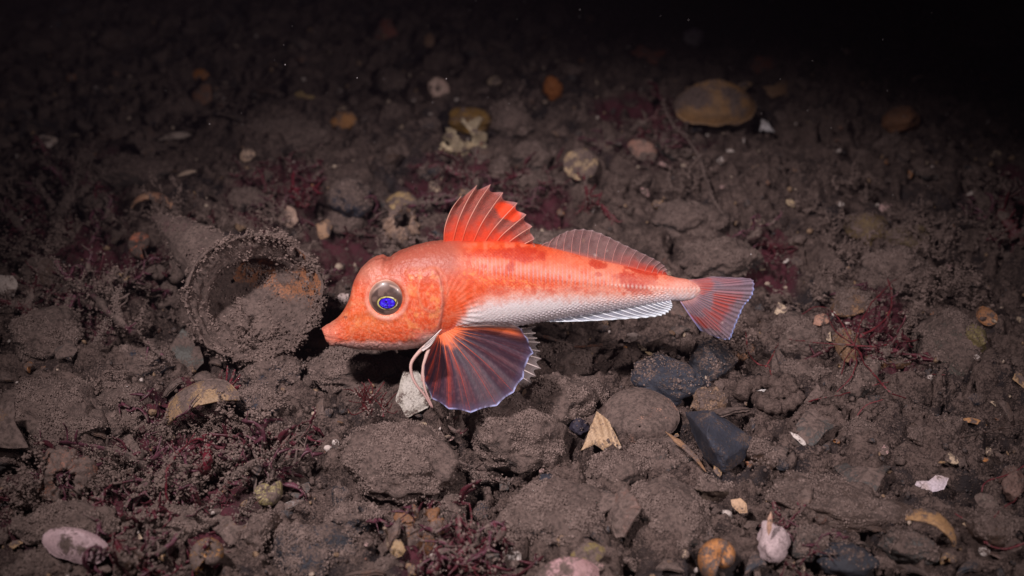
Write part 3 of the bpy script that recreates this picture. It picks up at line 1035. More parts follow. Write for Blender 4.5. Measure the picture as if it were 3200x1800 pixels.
# free feeler rays it walks on
for pts, wz in [([(712, 1000), (660, 1050), (622, 1110), (628, 1180), (655, 1235), (700, 1290), (742, 1362)], .024),
                ([(735, 1000), (712, 1060), (692, 1130), (694, 1200), (708, 1270), (748, 1364)], .030),
                ([(745, 990), (715, 1040), (700, 1100), (686, 1160), (684, 1210)], .018)]:
    pts = tubeline(crop1(pts), 30)
    mb = MB()
    tube(mb, FL(pts[:, 0], pts[:, 1], np.linspace(WB * 1.0, wz, 30)), 6.5 * SP, 3.0 * SP, lerp(np.array([.74, .50, .44]), np.array([.50, .30, .28]), np.linspace(0, 1, 30) ** .7), 8)
    link('feeler', mb.mesh('feeler', M_RAY), fish)

# ------------------------------------------------------------------ builders for stones, shells and weed
LAND = []            # (display x, y, short phrase) of the things that others are described by
USED = set()
OCC = []             # occupied discs in display pixels


def rock_mesh(name, dims, seed, sub=4, ang=0.0, planes=7, fine=0.0009, fuzz=0, fuzz_len=.003, col=(.10, .08, .075), silt=.8, mat=None, lumpy=.34, fscale=330.0):
    V, F = ico(sub)
    sd = seed * 7.31
    V = V * (1 + lumpy * 1.25 * fbm(V * 1.35 + sd, 4, seed, .55))[:, None]
    rs = np.random.default_rng(seed + 900)
    for k in range(planes):
        n = unit(rs.normal(size=3)); dd = .52 + .3 * rs.random()
        ex = np.clip(V @ n - dd, 0, None)
        V = V - n * (ex * ang)[:, None]
    V = V * np.asarray(dims)
    N = vert_normals(V, F)
    f1 = fbm(V * 110 + sd, 3, seed + 1)
    f2 = fbm(V * fscale + sd, 3, seed + 2)
    V = V + N * (fine * ((1.2 + 2.0 * silt) * f1 + 1.1 * f2) * (.45 + .55 * silt))[:, None]
    N = vert_normals(V, F)
    C = np.zeros((len(V), 4))
    tint = 1 + .35 * fbm(V * 60 + sd, 3, seed + 3)
    C[:, :3] = np.asarray(col)[None] * tint[:, None]
    C[:, 3] = np.clip(silt * (.62 + .48 * N[:, 2]) + .30 * f1 + .12 * f2, 0, 1)
    mb = MB(); mb.add(V, C, None, F)
    if fuzz: furry(mb, V, F, fuzz, fuzz_len, .00042, SILT, -.15)
    return mb.mesh(name, mat or M_STONE)


def facing(tilt=35, spin=0, yaw=0, roll=0):
    """local z leans `tilt` degrees from upright towards the camera, turned by spin about itself"""
    return (Matrix.Rotation(R(yaw), 4, 'Z') @ Matrix.Rotation(R(tilt), 4, 'X') @ Matrix.Rotation(R(roll), 4, 'Y') @ Matrix.Rotation(R(spin), 4, 'Z'))


def place(o, p, M=None):
    m = (M or Matrix.Identity(4)).copy()
    m.translation = Vector(p)
    o.matrix_world = m
    return o


_SEED = [100]


def stone(name, label, cx, cy, w, h, yaw=0, short=None, cat='stone', sink=.25, depth=None, flat=.72, tilt=0, **kw):
    _SEED[0] += 1
    p, s = ground(cx, cy, .004)
    b = h * s / 2 / .80 if depth is None else depth * s
    a = w * s / 2
    c = b * flat
    p, s = ground(cx, cy, c * (sink + (.28 if kw.get('silt', .8) < .9 else .12)))
    sub = 5 if w * h > 14000 else 4
    kw.setdefault('fuzz', int(w * h / 17))
    me = rock_mesh(name, (a, b, c), kw.pop('seed', _SEED[0]), sub, **kw)
    o = place(link(name, me), p, facing(tilt, 0, yaw))
    tag(o, label, cat)
    if short: LAND.append((cx, cy, short))
    OCC.append((cx, cy, max(w, h) * .5))
    return o


def valve_mesh(name, L, W, dome, col, col2=None, rings=9, ribs=0, rib_amp=.03, a0=0.0, a1=360.0, r0=0.03, umbo=.62, th=.05, silt=.2, seed=1, ragged=.0, nr=30, na=72, warp=.05, taper=0.0):
    """one valve of a clam, or (a0..a1, r0) a broken piece of one; L, W half sizes, umbo lies towards +y"""
    rs = seed * 3.7
    col = np.array(col); col2 = np.array(col2 if col2 is not None else col * .55)
    A, Rr = np.meshgrid(np.radians(np.linspace(a0, a1, na)), np.linspace(0, 1, nr), indexing='ij')
    wn = np.stack([Rr * 5 + rs, A * 0, A * 0], -1)
    if ragged:
        mid_a = np.radians((a0 + a1) / 2)
        A = mid_a + (A - mid_a) * (1 + ragged * fbm(wn * 1.4, 3, seed))
        rmax = 1 + ragged * .8 * fbm(np.stack([A * 3, A * 0 + rs, A * 0], -1), 3, seed + 1)
        Rr = r0 + (rmax - r0) * Rr
    else:
        rmax = 1 + .07 * fbm(np.stack([np.cos(A) * 1.5 + rs, np.sin(A) * 1.5, A * 0], -1), 3, seed + 1) + .02 * fbm(np.stack([np.cos(A) * 9 + rs, np.sin(A) * 9, A * 0], -1), 2, seed + 1)
        Rr = r0 + (rmax - r0) * Rr
    ox = np.sin(A) * L * (1 - taper * np.cos(A)); oy = np.cos(A) * W
    ux, uy = 0.0, umbo * W
    x = ux * (1 - Rr) + ox * Rr; y = uy * (1 - Rr) + oy * Rr
    d = L * dome
    z = d * np.clip(1 - Rr ** 1.9, 0, 1) ** .75
    nz = fbm(np.stack([x / L * 1.5 + rs, y / L * 1.5, z * 0], -1), 3, seed + 2)
    ph_ = Rr ** 1.3 * rings * 2 * np.pi + .8 * nz
    z = z + L * (.006 * np.sin(ph_) * (.4 + nz) + warp * nz + (rib_amp * np.cos(A * ribs) * Rr if ribs else 0))
    top = np.stack([x, y, z], -1)
    k = .93
    bot = np.stack([ux + (x - ux) * k, uy * .98 + (y - uy) * k, z - L * th], -1)
    f = sstep(-.3, .8, np.sin(ph_)) * .38 * sstep(-.5, .4, nz) + .45 * sstep(-.2, .5, fbm(np.stack([x / L * 4 + rs, y / L * 4, z * 0], -1), 3, seed + 5))
    if ribs: f = np.maximum(f, sstep(.1, .8, -np.cos(A * ribs)) * .7)
    C = np.zeros(x.shape + (4,))
    C[..., :3] = lerp(np.broadcast_to(col, x.shape + (3,)), col2, np.clip(f + .3 * nz, 0, 1))
    nq = fbm(np.stack([x / L * 2.2 + rs, y / L * 2.2, z / L + 4], -1), 3, seed + 7)
    C[..., 3] = np.clip(silt + .27 + .85 * nq, 0, 1)
    Cb = C.copy(); Cb[..., :3] = lerp(C[..., :3], np.clip(col * 1.15, 0, .8), .7); Cb[..., 3] = np.clip(silt * .8 + .4 * nz, 0, 1)
    mb = MB(); n = na * nr
    q1 = gridq(na, nr); q2 = gridq(na, nr)[:, ::-1] + n
    r_ = np.arange(na) * nr + nr - 1; rim = np.stack([r_[:-1], r_[:-1] + n, r_[1:] + n, r_[1:]], -1)
    qs = [q1, q2, rim]
    i_ = np.arange(na) * nr; qs.append(np.stack([i_[1:], i_[1:] + n, i_[:-1] + n, i_[:-1]], -1))
    if a1 - a0 < 359:
        for i0, flip in ((0, 1), ((na - 1) * nr, -1)):
            e = i0 + np.arange(nr); s_ = np.stack([e[:-1], e[:-1] + n, e[1:] + n, e[1:]], -1)
            qs.append(s_[:, ::-1] if flip > 0 else s_)
    mb.add(np.vstack([top.reshape(-1, 3), bot.reshape(-1, 3)]), np.vstack([C.reshape(-1, 4), Cb.reshape(-1, 4)]), np.vstack(qs))
    return mb.mesh(name, M_SHELL)


def snail_mesh(name, size, col, col2, silt=.25, turns=3.2, grow=2.3, rise=.75, seed=1, tube_r=.60, bands=3, broken=0.0, chir=1):
    """coiled shell about the z axis (spire up), opening at the end of the last whorl; size = overall half width"""
    nth, nph = 110, 26
    th = np.linspace(-2 * np.pi * turns, 0, nth)
    e = grow ** (th / (2 * np.pi))
    back = np.linspace(0, -1.5, 12)
    TH = np.concatenate([th, back]); E = np.concatenate([e, grow ** (back / (2 * np.pi))])
    inner = np.concatenate([np.ones(nth), np.linspace(.97, .80, 12)])
    ph_ = np.linspace(0, 2 * np.pi, nph, endpoint=False)
    T2, P2 = np.meshgrid(TH, ph_, indexing='ij'); E2 = np.broadcast_to(E[:, None], T2.shape); I2 = np.broadcast_to(inner[:, None], T2.shape)
    flare = 1 + .12 * np.exp(-((T2) / .22) ** 2)
    rho = tube_r * E2 * I2 * flare
    nz = fbm(np.stack([np.cos(T2) * 1.5 * E2, np.sin(T2) * 1.5 * E2, P2 * 0 + rho + seed], -1) * 2.5, 3, seed)
    rho = rho * (1 + .05 * nz + .012 * np.sin(T2 * 26))
    rad_ = .62 * E2 + rho * np.cos(P2) * .95
    x = rad_ * np.cos(T2) * chir; y = rad_ * np.sin(T2); z = -rise * (E2 - 1) + rho * np.sin(P2) * 1.12
    V = np.stack([x, y, z], -1) * size / 1.15
    f = np.clip(sstep(.2, .9, np.sin(P2 * bands + .5 * nz)) * .5 + .5 * sstep(-.1, .5, nz), 0, 1)
    C = np.zeros(T2.shape + (4,)); C[..., :3] = lerp(np.broadcast_to(np.array(col), T2.shape + (3,)), np.array(col2), f)
    inn = np.concatenate([np.zeros(nth), np.linspace(.4, 1, 12)])[:, None]
    C[..., :3] = lerp(C[..., :3], np.array(col) * .8, np.broadcast_to(inn, T2.shape))
    C[..., 3] = np.clip(silt + .16 + .6 * nz + .25 * np.sin(P2), 0, 1) * (1 - .5 * inn)
    mb = MB(); mb.add(V, C.reshape(-1, 4), gridq(nth + 12, nph, True)[:, ::chir])
    return mb.mesh(name, M_SHELL)


def shard_mesh(name, poly, size, thick, col, col2=None, bend=.15, silt=.3, seed=1, stripes=0, ns=9, sa=0.0):
    """curved plate with an irregular outline (poly in units of size)"""
    P = np.array(poly, float)
    m = len(P); per = 10
    out = []
    for i in range(m):
        for k in range(per): out.append(P[i] * (1 - k / per) + P[(i + 1) % m] * k / per)
    out = np.array(out); na = len(out)
    wob = fbm(np.stack([out[:, 0] * 4 + seed, out[:, 1] * 4, out[:, 0] * 0], -1), 3, seed)
    cen = out.mean(0); out = cen + (out - cen) * (1 + .10 * wob)[:, None]
    rr = np.linspace(0, 1, ns) ** .8
    G = cen + (out - cen)[:, None] * rr[None, :, None]
    x, y = G[..., 0], G[..., 1]
    nz = fbm(np.stack([x * 2.5 + seed, y * 2.5, x * 0], -1), 3, seed + 1)
    z = -bend * (x ** 2 + .6 * y ** 2) + .05 * nz
    c = np.cos(sa) * x + np.sin(sa) * y
    if stripes: z = z + .018 * np.sin(c * stripes)
    edge = sstep(.7, 1, rr)[None, :]
    top = np.stack([x, y, z - .25 * thick * edge], -1) * size
    bot = np.stack([x * .97, y * .97, z - thick * (1 - .4 * edge)], -1) * size
    col = np.array(col); col2 = col * .6 if col2 is None else np.array(col2)
    f = np.clip(.5 + .8 * nz, 0, 1) * .5 + (sstep(-.2, .7, np.sin(c * stripes)) * .6 if stripes else 0)
    C = np.zeros(x.shape + (4,)); C[..., :3] = lerp(np.broadcast_to(col, x.shape + (3,)), col2, np.clip(f, 0, 1)); nq = fbm(np.stack([x * 1.7 + seed, y * 1.7, x * 0 + 3], -1), 3, seed + 6)
    C[..., 3] = np.clip(silt + .12 + .4 * nz + .5 * nq, 0, 1)
    n = na * ns; mb = MB()
    qf = np.stack(np.broadcast_arrays(*[np.arange(na)[:, None] * ns + np.arange(ns - 1)[None], ((np.arange(na) + 1) % na)[:, None] * ns + np.arange(ns - 1)[None],
                                        ((np.arange(na) + 1) % na)[:, None] * ns + np.arange(1, ns)[None], np.arange(na)[:, None] * ns + np.arange(1, ns)[None]]), -1).reshape(-1, 4)
    e = np.arange(na) * ns + ns - 1; e2 = np.roll(e, -1)
    mb.add(np.vstack([top.reshape(-1, 3), bot.reshape(-1, 3)]), np.vstack([C.reshape(-1, 4)] * 2), np.vstack([qf[:, ::-1], qf + n, np.stack([e, e2, e2 + n, e + n], -1)]))
    return mb.mesh(name, M_SHELL)


def thing(name, me, label, cat, cx, cy, lift=.004, M=None, short=None, r=20, group=None):
    p, s = ground(cx, cy, lift)
    o = place(link(name, me), p, M)
    tag(o, label, cat, group)
    if short: LAND.append((cx, cy, short))
    OCC.append((cx, cy, r))
    return o


def px_m(cx, cy):
    return ground(cx, cy, .004)[1]


def valve(label, cx, cy, w, h, tilt, spin, short=None, lift=.006, name='clam_shell', yaw=0, roll=0, **kw):
    s = px_m(cx, cy); _SEED[0] += 1
    me = valve_mesh(name, w * s / 2, h * s / 2, kw.pop('dome', .45), seed=_SEED[0], **kw)
    return thing(name, me, label, 'shell', cx, cy, lift, facing(tilt, spin, yaw, roll), short, max(w, h) / 2)


def snail(label, cx, cy, w, tilt, spin, short=None, lift=.008, name='snail_shell', yaw=0, roll=0, **kw):
    s = px_m(cx, cy); _SEED[0] += 1
    me = snail_mesh(name, w * s / 2, seed=_SEED[0], **kw)
    return thing(name, me, label, 'shell', cx, cy, lift, facing(tilt, spin, yaw, roll), short, w / 2)


def shard(label, cx, cy, poly, size, tilt, spin, short=None, lift=.006, name='shell_fragment', cat='shell', yaw=0, roll=0, thick=.12, **kw):
    s = px_m(cx, cy); _SEED[0] += 1
    me = shard_mesh(name, poly, size * s, thick, seed=_SEED[0], **kw)
    return thing(name, me, label, cat, cx, cy, lift, facing(tilt, spin, yaw, roll), short, size)


# ---- stones placed by eye
DARK = (.035, .037, .048); BLUE = (.042, .046, .064); BROWN = (.10, .06, .045); TAN = (.30, .17, .10); GREY = (.085, .078, .075); ORNG = (.34, .14, .065); GRN = (.11, .10, .085)
stone('cobble', 'large silt-matted boulder at the left edge below the purple weed', 105, 845, 205, 150, 10, 'square silty boulder at the left edge', silt=1.0, ang=.6, fine=.0012)
stone('cobble', 'broad mud-coated rock mound in the lower left', 130, 1045, 300, 220, -15, 'broad mud-coated mound lower left', silt=1.1, ang=.3, sink=.05, flat=.5)
stone('cobble', 'silty hump beside the broad mud mound, left of the golden-edged clam', 305, 1050, 170, 190, 20, None, silt=.95, ang=.2, sink=.0)
stone('cobble', 'round silt-furred cobble under the great cone shell', 680, 930, 165, 115, 5, 'furred cobble under the cone shell', silt=.85, col=BLUE, ang=.25)
stone('cobble', 'wide silty boulder under the fish\'s chin', 900, 935, 270, 135, -8, 'wide boulder under the fish\'s chin', silt=1.05, ang=.2, sink=.05, flat=.55, fuzz=2600)
stone('cobble', 'long silt-furred cobble pointing down right below the small red weed', 1010, 1155, 310, 190, -38, 'long furred cobble below the fish', silt=1.1, ang=.25, sink=.3, fuzz=3800, col=BROWN)
stone('cobble', 'big silty boulder just below the spread fin, overhanging a dark hollow', 1285, 1095, 250, 180, -12, 'big boulder below the spread fin', silt=1.05, ang=.3, sink=.25, fuzz=3000)
stone('cobble', 'silty boulder right of the fin and left of the pale ribbed fragment', 1400, 1010, 200, 150, 15, None, silt=1.0, ang=.3, sink=.05)
stone('cobble', 'dark grey stone dusted with silt, front one of the touching pair', 1682, 950, 170, 118, -20, 'front dark stone of the pair', silt=.42, col=BLUE, ang=.55, fuzz=250, sink=.3)
stone('cobble', 'dark grey stone dusted with silt, rear one of the touching pair', 1782, 905, 135, 118, -35, 'rear dark stone of the pair', silt=.42, col=DARK, ang=.8, fuzz=250, sink=.35)
def wedge_stone():
    # corners read off the photograph: display x, y, height above the bed
    cor = [(1722, 1035, .016), (1790, 1030, .030), (1905, 1110, .010), (1870, 1160, .006), (1820, 1192, .004), (1775, 1160, .006), (1740, 1085, .008), (1778, 1100, .026), (1830, 1150, .016)]
    P = [ground(x, y, z)[0] for x, y, z in cor] + [ground(x, y, -.012)[0] for x, y in ((1740, 1040), (1890, 1100), (1830, 1180), (1750, 1100))]
    P = np.array(P); o0 = ground(1810, 1110, 0)[0]
    bm = bmesh.new()
    for p in P - o0: bm.verts.new(p)
    bmesh.ops.convex_hull(bm, input=bm.verts)
    bmesh.ops.delete(bm, geom=[v for v in bm.verts if not v.link_faces], context='VERTS')
    bmesh.ops.bevel(bm, geom=list(bm.edges), offset=.0012, segments=2, profile=.6, affect='EDGES')
    bmesh.ops.triangulate(bm, faces=bm.faces)
    bmesh.ops.subdivide_edges(bm, edges=[e for e in bm.edges if e.calc_length() > .004], cuts=5, use_grid_fill=True)
    bmesh.ops.triangulate(bm, faces=bm.faces)
    bm.verts.ensure_lookup_table(); bm.verts.index_update()
    V = np.array([v.co[:] for v in bm.verts]); F = np.array([[v.index for v in f.verts] for f in bm.faces]); bm.free()
    N = vert_normals(V, F)
    n = fbm(V * 90, 3, 61); n2_ = fbm(V * 350, 2, 62)
    V = V + N * (.0009 * n + .0004 * n2_)[:, None]
    C = np.zeros((len(V), 4)); C[:, :3] = np.array([.052, .056, .078]) * (1 + .5 * n)[:, None]; C[:, 3] = np.clip(.30 + .55 * n + .16 * N[:, 2], 0, 1)
    mb = MB(); mb.add(V, C, None, F)
    o = link('angular_stone', mb.mesh('angular_stone', M_STONE), None, o0)
    tag(o, 'dark slate-blue wedge-shaped stone, bare and sharp-edged', 'stone')
    LAND.append((1805, 1098, 'dark slate-blue wedge stone')); OCC.append((1805, 1098, 105))


wedge_stone()
stone('pebble', 'smooth tan pebble half buried between dark stones and worm casts', 1782, 1008, 92, 68, 10, 'smooth tan pebble', silt=.55, col=(.30, .19, .13), ang=.1, fuzz=60)
stone('cobble', 'large flat silty slab with a rusty brown patch, lower right', 2105, 1262, 380, 150, -28, 'large flat slab lower right', silt=.55, col=(.085, .055, .045), ang=.5, fuzz=500, sink=.2, flat=.42, fine=.0006)
stone('cobble', 'flat grey silty slab below the dark wedge stone', 1660, 1165, 190, 130, 10, None, silt=.75, col=GREY, ang=.7, sink=.0, fuzz=900)
stone('cobble', 'wide silty slab at the bottom between the pink shell and the long cobble', 1400, 1300, 330, 190, 5, 'wide silty slab bottom centre', silt=.95, col=DARK, ang=.5, sink=-.1, flat=.5)
stone('cobble', 'large grey-brown boulder at the bottom, left of the round orange snail', 1670, 1300, 250, 200, 15, 'grey boulder left of the round snail', silt=.8, col=GREY, ang=.5, sink=0, flat=.55)
stone('cobble', 'silty cobble leaning up behind the pale ribbed fragment', 1545, 1190, 160, 120, 40, None, silt=1.0, ang=.4, sink=.1)
stone('cobble', 'dark blunt cobble at the bottom edge right of the barnacled lump', 2130, 1415, 150, 90, -15, 'dark cobble at the bottom edge', silt=.3, col=DARK, ang=.3, fuzz=80)
stone('cobble', 'grey cobble under the tan clam, lower right', 2290, 1375, 150, 95, -20, None, silt=.65, col=GREY, ang=.4, fuzz=300)
stone('pebble', 'rounded grey pebble right of the barnacled lump', 2030, 1365, 110, 90, 20, None, silt=.6, col=GREY, ang=.3, fuzz=300)
stone('cobble', 'pale silty mound behind the tail fin', 1800, 655, 190, 120, 10, 'pale silty mound behind the tail', silt=1.1, ang=.15, sink=.1)
stone('cobble', 'silty mound above the second back fin', 1730, 560, 200, 110, 0, None, silt=1.1, ang=.15, sink=.0)
stone('cobble', 'round yellow-brown stone, left of the two behind the twiggy tuft', 2180, 575, 100, 85, 0, 'left yellow-brown stone', silt=.5, col=(.17, .115, .06), ang=.1, fuzz=250, sink=.4)
stone('cobble', 'round olive stone, right of the two behind the twiggy tuft', 2285, 600, 125, 80, 0, 'right olive stone', silt=.55, col=(.15, .105, .06), ang=.1, fuzz=300, sink=.3)
stone('cobble', 'tall silt-furred rock below the two yellow-brown stones', 2245, 680, 190, 130, 5, 'furred rock below the yellow stones', silt=1.0, ang=.3, sink=.15, fuzz=1900)
stone('cobble', 'orange-tan stone standing at the foot of the red threads', 2130, 870, 75, 85, 5, 'orange-tan stone by the red threads', silt=.45, col=TAN, ang=.6, sink=.5, fuzz=120)
stone('cobble', 'silty orange stone behind the thread-like red weed', 2150, 765, 120, 90, 5, None, silt=.7, col=TAN, ang=.4, sink=.3, fuzz=500)
stone('cobble', 'low orange-brown stone in front of the thread-like red weed', 2230, 905, 125, 60, 10, None, silt=.6, col=(.24, .13, .07), ang=.2, fuzz=250)
stone('cobble', 'tan stone with orange rim beside the weed sprig under the tail', 1868, 900, 78, 75, 25, 'orange-rimmed stone under the tail', silt=.45, col=(.38, .19, .11), ang=.8, fuzz=80)
stone('cobble', 'greenish silty rock slab at the far right', 2370, 880, 160, 190, 15, 'greenish slab at the far right', silt=.8, col=GRN, ang=.6, sink=.0, fuzz=800)
stone('cobble', 'broad silty rock right of the tail, below its tip', 2010, 855, 200, 130, 10, None, silt=1.0, ang=.3, sink=.0)
stone('cobble', 'silty cobble below the orange-rimmed stone, by the worm casts', 1985, 945, 190, 70, -5, None, silt=.95, ang=.2, sink=.0)
stone('cobble', 'yellowish lump at the right edge below the orange shell', 2450, 855, 70, 85, 15, None, silt=.5, col=(.22, .17, .08), ang=.5, fuzz=80)
stone('cobble', 'bluish silty rock behind the crimson frond, left of the first back fin', 880, 500, 110, 110, 15, 'bluish rock by the crimson frond', silt=.75, col=BLUE, ang=.4, fuzz=500)
stone('cobble', 'grey silty mound in the dim left background', 700, 350, 260, 110, 10, 'grey mound in the dim left background', silt=1.1, ang=.2, sink=-.05)
stone('cobble', 'dim rounded stone beyond the small cream shell', 985, 205, 100, 75, 10, None, silt=.95, ang=.4)
stone('cobble', 'blunt grey stone left of the round tan disc shell', 1345, 395, 110, 100, 0, 'blunt grey stone by the disc shell', silt=1.0, ang=.3, fuzz=500)
stone('cobble', 'low silty stone under the round tan disc shell', 1350, 470, 150, 80, 5, None, silt=1.0, ang=.3)
stone('cobble', 'dim brown lump among orange scraps, far right background', 2265, 300, 90, 75, -10, 'dim brown lump far right', silt=.35, col=(.26, .12, .06), ang=.4, fuzz=60)
stone('cobble', 'dim white rounded stone near the top of the picture', 1745, 95, 50, 48, 20, 'dim white stone near the top', silt=.15, col=(.55, .5, .52), ang=.2, fuzz=0)
stone('cobble', 'slanting silty cobble behind the cone shell\'s rim', 870, 560, 90, 60, 20, None, silt=.9, ang=.3)
stone('cobble', 'reddish-furred cobble between the cone shell and the golden-edged clam', 655, 1010, 130, 80, 5, None, silt=.75, col=BLUE, ang=.4)
stone('cobble', 'silty hump above the broken ring shell, left edge', 60, 1120, 150, 80, 0, None, silt=1.0, ang=.2, sink=-.1)
stone('cobble', 'large silty stone carrying the lilac shell, bottom left', 165, 1325, 270, 110, -8, 'silty stone carrying the lilac shell', silt=1.0, ang=.3, sink=.1, fuzz=1900)
stone('cobble', 'dark silty boulder in the bottom left corner', 110, 1430, 190, 90, 0, None, silt=.9, ang=.3)
stone('cobble', 'dark rounded boulder at the bottom, right of the orange snail', 790, 1390, 230, 150, 10, 'dark boulder right of the orange snail', silt=.55, col=DARK, ang=.4, sink=0)
stone('cobble', 'dark silty cobble above the broken orange whelk', 880, 1310, 160, 110, 25, None, silt=.7, col=DARK, ang=.4, sink=0)
stone('cobble', 'silty cobble at the bottom left, beneath the dark weed tangle', 420, 1320, 230, 100, 10, None, silt=.95, ang=.3, sink=0)
stone('pebble', 'small dark round pebble in the hollow below the big boulder', 1375, 1210, 42, 42, 0, 'small round pebble in the dark hollow', silt=.3, col=BLUE, ang=.2, fuzz=20, sink=.5)
stone('pebble', 'elongated silty pebble lying in the dark hollow', 1225, 1195, 85, 45, -35, None, silt=.85, ang=.3, sink=.5, fuzz=200)
stone('pebble', 'grey-green leaf-shaped pebble beside the broken orange whelk', 1140, 1285, 62, 80, 10, 'leaf-shaped pebble by the broken whelk', silt=.8, col=GRN, ang=.4, fuzz=100, sink=.6)
stone('cobble', 'purple-tinged silty stone between the big boulder and the dark pair', 1420, 905, 170, 110, 10, None, silt=.9, col=BROWN, ang=.4)
stone('pebble', 'dark purple pebble left of the pale ribbed fragment', 1455, 1075, 60, 45, 0, None, silt=.25, col=(.035, .03, .05), ang=.5, fuzz=20)
stone('cobble', 'knobbly purplish rock above the pale ribbed fragment', 1480, 1000, 110, 95, 10, None, silt=.85, col=(.11, .07, .075), ang=.4)
stone('cobble', 'silty rise at the right edge above the lower right corner', 2500, 1330, 130, 90, 0, None, silt=.7, col=BROWN, ang=.3)
stone('cobble', 'pinkish brown round stone at the right edge', 2545, 1215, 70, 75, 0, None, silt=.4, col=(.2, .12, .1), ang=.2, fuzz=60)
stone('cobble', 'silty cobble left of the snout, under the white scrap', 810, 800, 90, 60, 0, None, silt=.7, col=BROWN, ang=.2, sink=0)
stone('cobble', 'dull brown stone between the cap shell and the crimson frond', 620, 505, 110, 70, 0, None, silt=.9, ang=.3)
stone('cobble', 'dark silty cobble left of the grey slate shard', 350, 905, 150, 110, 0, 'dark cobble left of the slate shard', silt=.9, col=BLUE, ang=.3)
stone('cobble', 'dim long stone lying in the upper left gloom', 290, 335, 110, 50, -8, 'dim long stone upper left', silt=.7, col=(.16, .08, .05), ang=.3, fuzz=80)
stone('cobble', 'broad dim stone below the long one in the upper left', 330, 430, 190, 80, -5, None, silt=.95, ang=.2, sink=0)

# ---- the great cone shell with its mouth open to the camera
mouth, sM = ground(640, 745, .042)
rM = 163 * sM
nM = unit(np.array([.22, -.80, .48]))
apex, sA = ground(388, 543, .040)
rings_ = []
TN, AN = 44, 110
ang_ = np.linspace(0, 2 * np.pi, AN, endpoint=False)


def frame(n):
    r = unit(np.cross(n, np.array([0, 0, 1.0])) * -1)
    return r, np.cross(r, n) * -1


ax = unit(mouth - apex)
ctr = mouth - nM * .030
pathp = tubeline([apex, apex * .55 + ctr * .45 + np.array([0, 0, .004]), ctr * .8 + mouth * .2 + np.array([0, 0, -.002]), mouth], TN)
Vb = []; Cb = []
for i_, t_ in enumerate(np.linspace(0, 1, TN)):
    n_ = unit(ax * (1 - t_ ** 1.5) + nM * t_ ** 1.5)
    r1, r2 = frame(n_)
    rad_ = rM * (0.05 + .95 * t_ ** .95) * (1.0 + .03 * math.sin(t_ * 40))
    Vb.append(pathp[i_] + (r1[None] * np.cos(ang_)[:, None] * 1.04 + r2[None] * np.sin(ang_)[:, None] * .96) * rad_)
outer = np.array(Vb)
inn = []
r1, r2 = frame(nM)
inn_c = tubeline([mouth, mouth - nM * .012 + (apex - mouth) * .05, mouth - nM * .018 + (apex - mouth) * .12, mouth - nM * .022 + (apex - mouth) * .18], 30)
for i_, t_ in enumerate(np.linspace(0, 1, 30)):
    rad_ = rM * (.96 * (1 - t_ ** 1.25) ** .85 + .004)
    inn.append(inn_c[i_] + (r1[None] * np.cos(ang_)[:, None] * 1.04 + r2[None] * np.sin(ang_)[:, None] * .96) * rad_)
lip = (outer[-1] + np.array(inn)[0]) / 2 + nM * .0025
allr = np.concatenate([outer, lip[None], np.array(inn)])
PP = allr
nz1 = fbm(PP * 55, 3, 301); nz2 = fbm(PP * 260, 3, 302)
cen_ = PP.mean(1, keepdims=True)
PP = PP + unit(PP - cen_) * ((.0022 + .0022 * (np.arange(len(PP)) > TN + 3)[:, None]) * nz1 + .0018 * nz2)[..., None]
CC = np.zeros(PP.shape[:2] + (4,))
CC[..., :3] = np.array([.17, .10, .085])
tI = np.concatenate([np.zeros(TN), [0.2], np.linspace(.25, 1, 30)])[:, None]
AA_ = np.broadcast_to(ang_[None], PP.shape[:2])
tanz = sstep(-.1, .35, nz1 + .15) * (tI > 0.2) * sstep(.2, .9, np.cos(AA_ - .55))
CC[..., :3] = lerp(CC[..., :3], np.array([.40, .17, .085]), tanz)
CC[..., :3] = lerp(CC[..., :3], np.array([.20, .10, .11]), (tI <= 0) * np.linspace(1, 0, len(PP))[:, None])
CC[..., 3] = np.clip(.95 + .25 * nz1 - .62 * tanz - .28 * (tI <= 0) * sstep(1.1, .0, np.broadcast_to(np.concatenate([np.linspace(0, 1, TN), np.ones(31)])[:, None], AA_.shape)), 0, 1)
og = bpy.data.objects.new('cone_shell', None)
COL.objects.link(og)
og.location = mouth - np.array([0, 0, .036])
bpy.context.view_layer.update()
tag(og, 'great cone-shaped shell furred with silt, its round mouth open to the camera', 'shell')
LAND.append((640, 745, 'great cone shell'))
OCC.append((640, 745, 170)); OCC.append((470, 600, 70))
off = np.array(og.location)
mb = MB(); qn = gridq(len(PP), AN, True)
mb.add(PP - off, CC.reshape(-1, 4), qn[:, ::-1])
wall = link('shell_wall', mb.mesh('cone_shell_wall', M_SHELL), og)
VV = (PP - off).reshape(-1, 3)
FF = np.vstack([qn[:, [0, 2, 1]], qn[:, [0, 3, 2]]])
mb = MB()
sel = FF[:, 0] // AN
lipf = (sel > TN - 4) & (sel < TN + 4)
Nf, Af = tri_normals(VV, FF)
for msk_, num, ln, kk in ((lipf, 1700, .0050, 3), ((sel >= TN + 6), 3000, .0016, 1), (sel <= TN - 6, 2600, .0014, 1)):
    ids = np.where(msk_)[0]; w_ = Af[ids]
    cen2 = VV[FF[ids]].mean(1)
    w_ = w_ * (.03 + sstep(-.1, .5, fbm(cen2 * 110, 3, 305)))
    ch = rng.choice(ids, num, p=w_ / w_.sum())
    P_ = VV[FF[ch]].mean(1) + rng.normal(size=(num, 3)) * .0006
    D_ = Nf[ch] + rng.normal(size=(num, 3)) * .65
    flocs(mb, P_, D_, ln * (.15 + 1.3 * rng.random(num) ** 2), .00062 * (.5 + .9 * rng.random(num)), SILT, kk)
fz = link('silt_fringe', mb.mesh('cone_shell_fringe', M_SILT, False), og)
fz['kind'] = 'stuff'

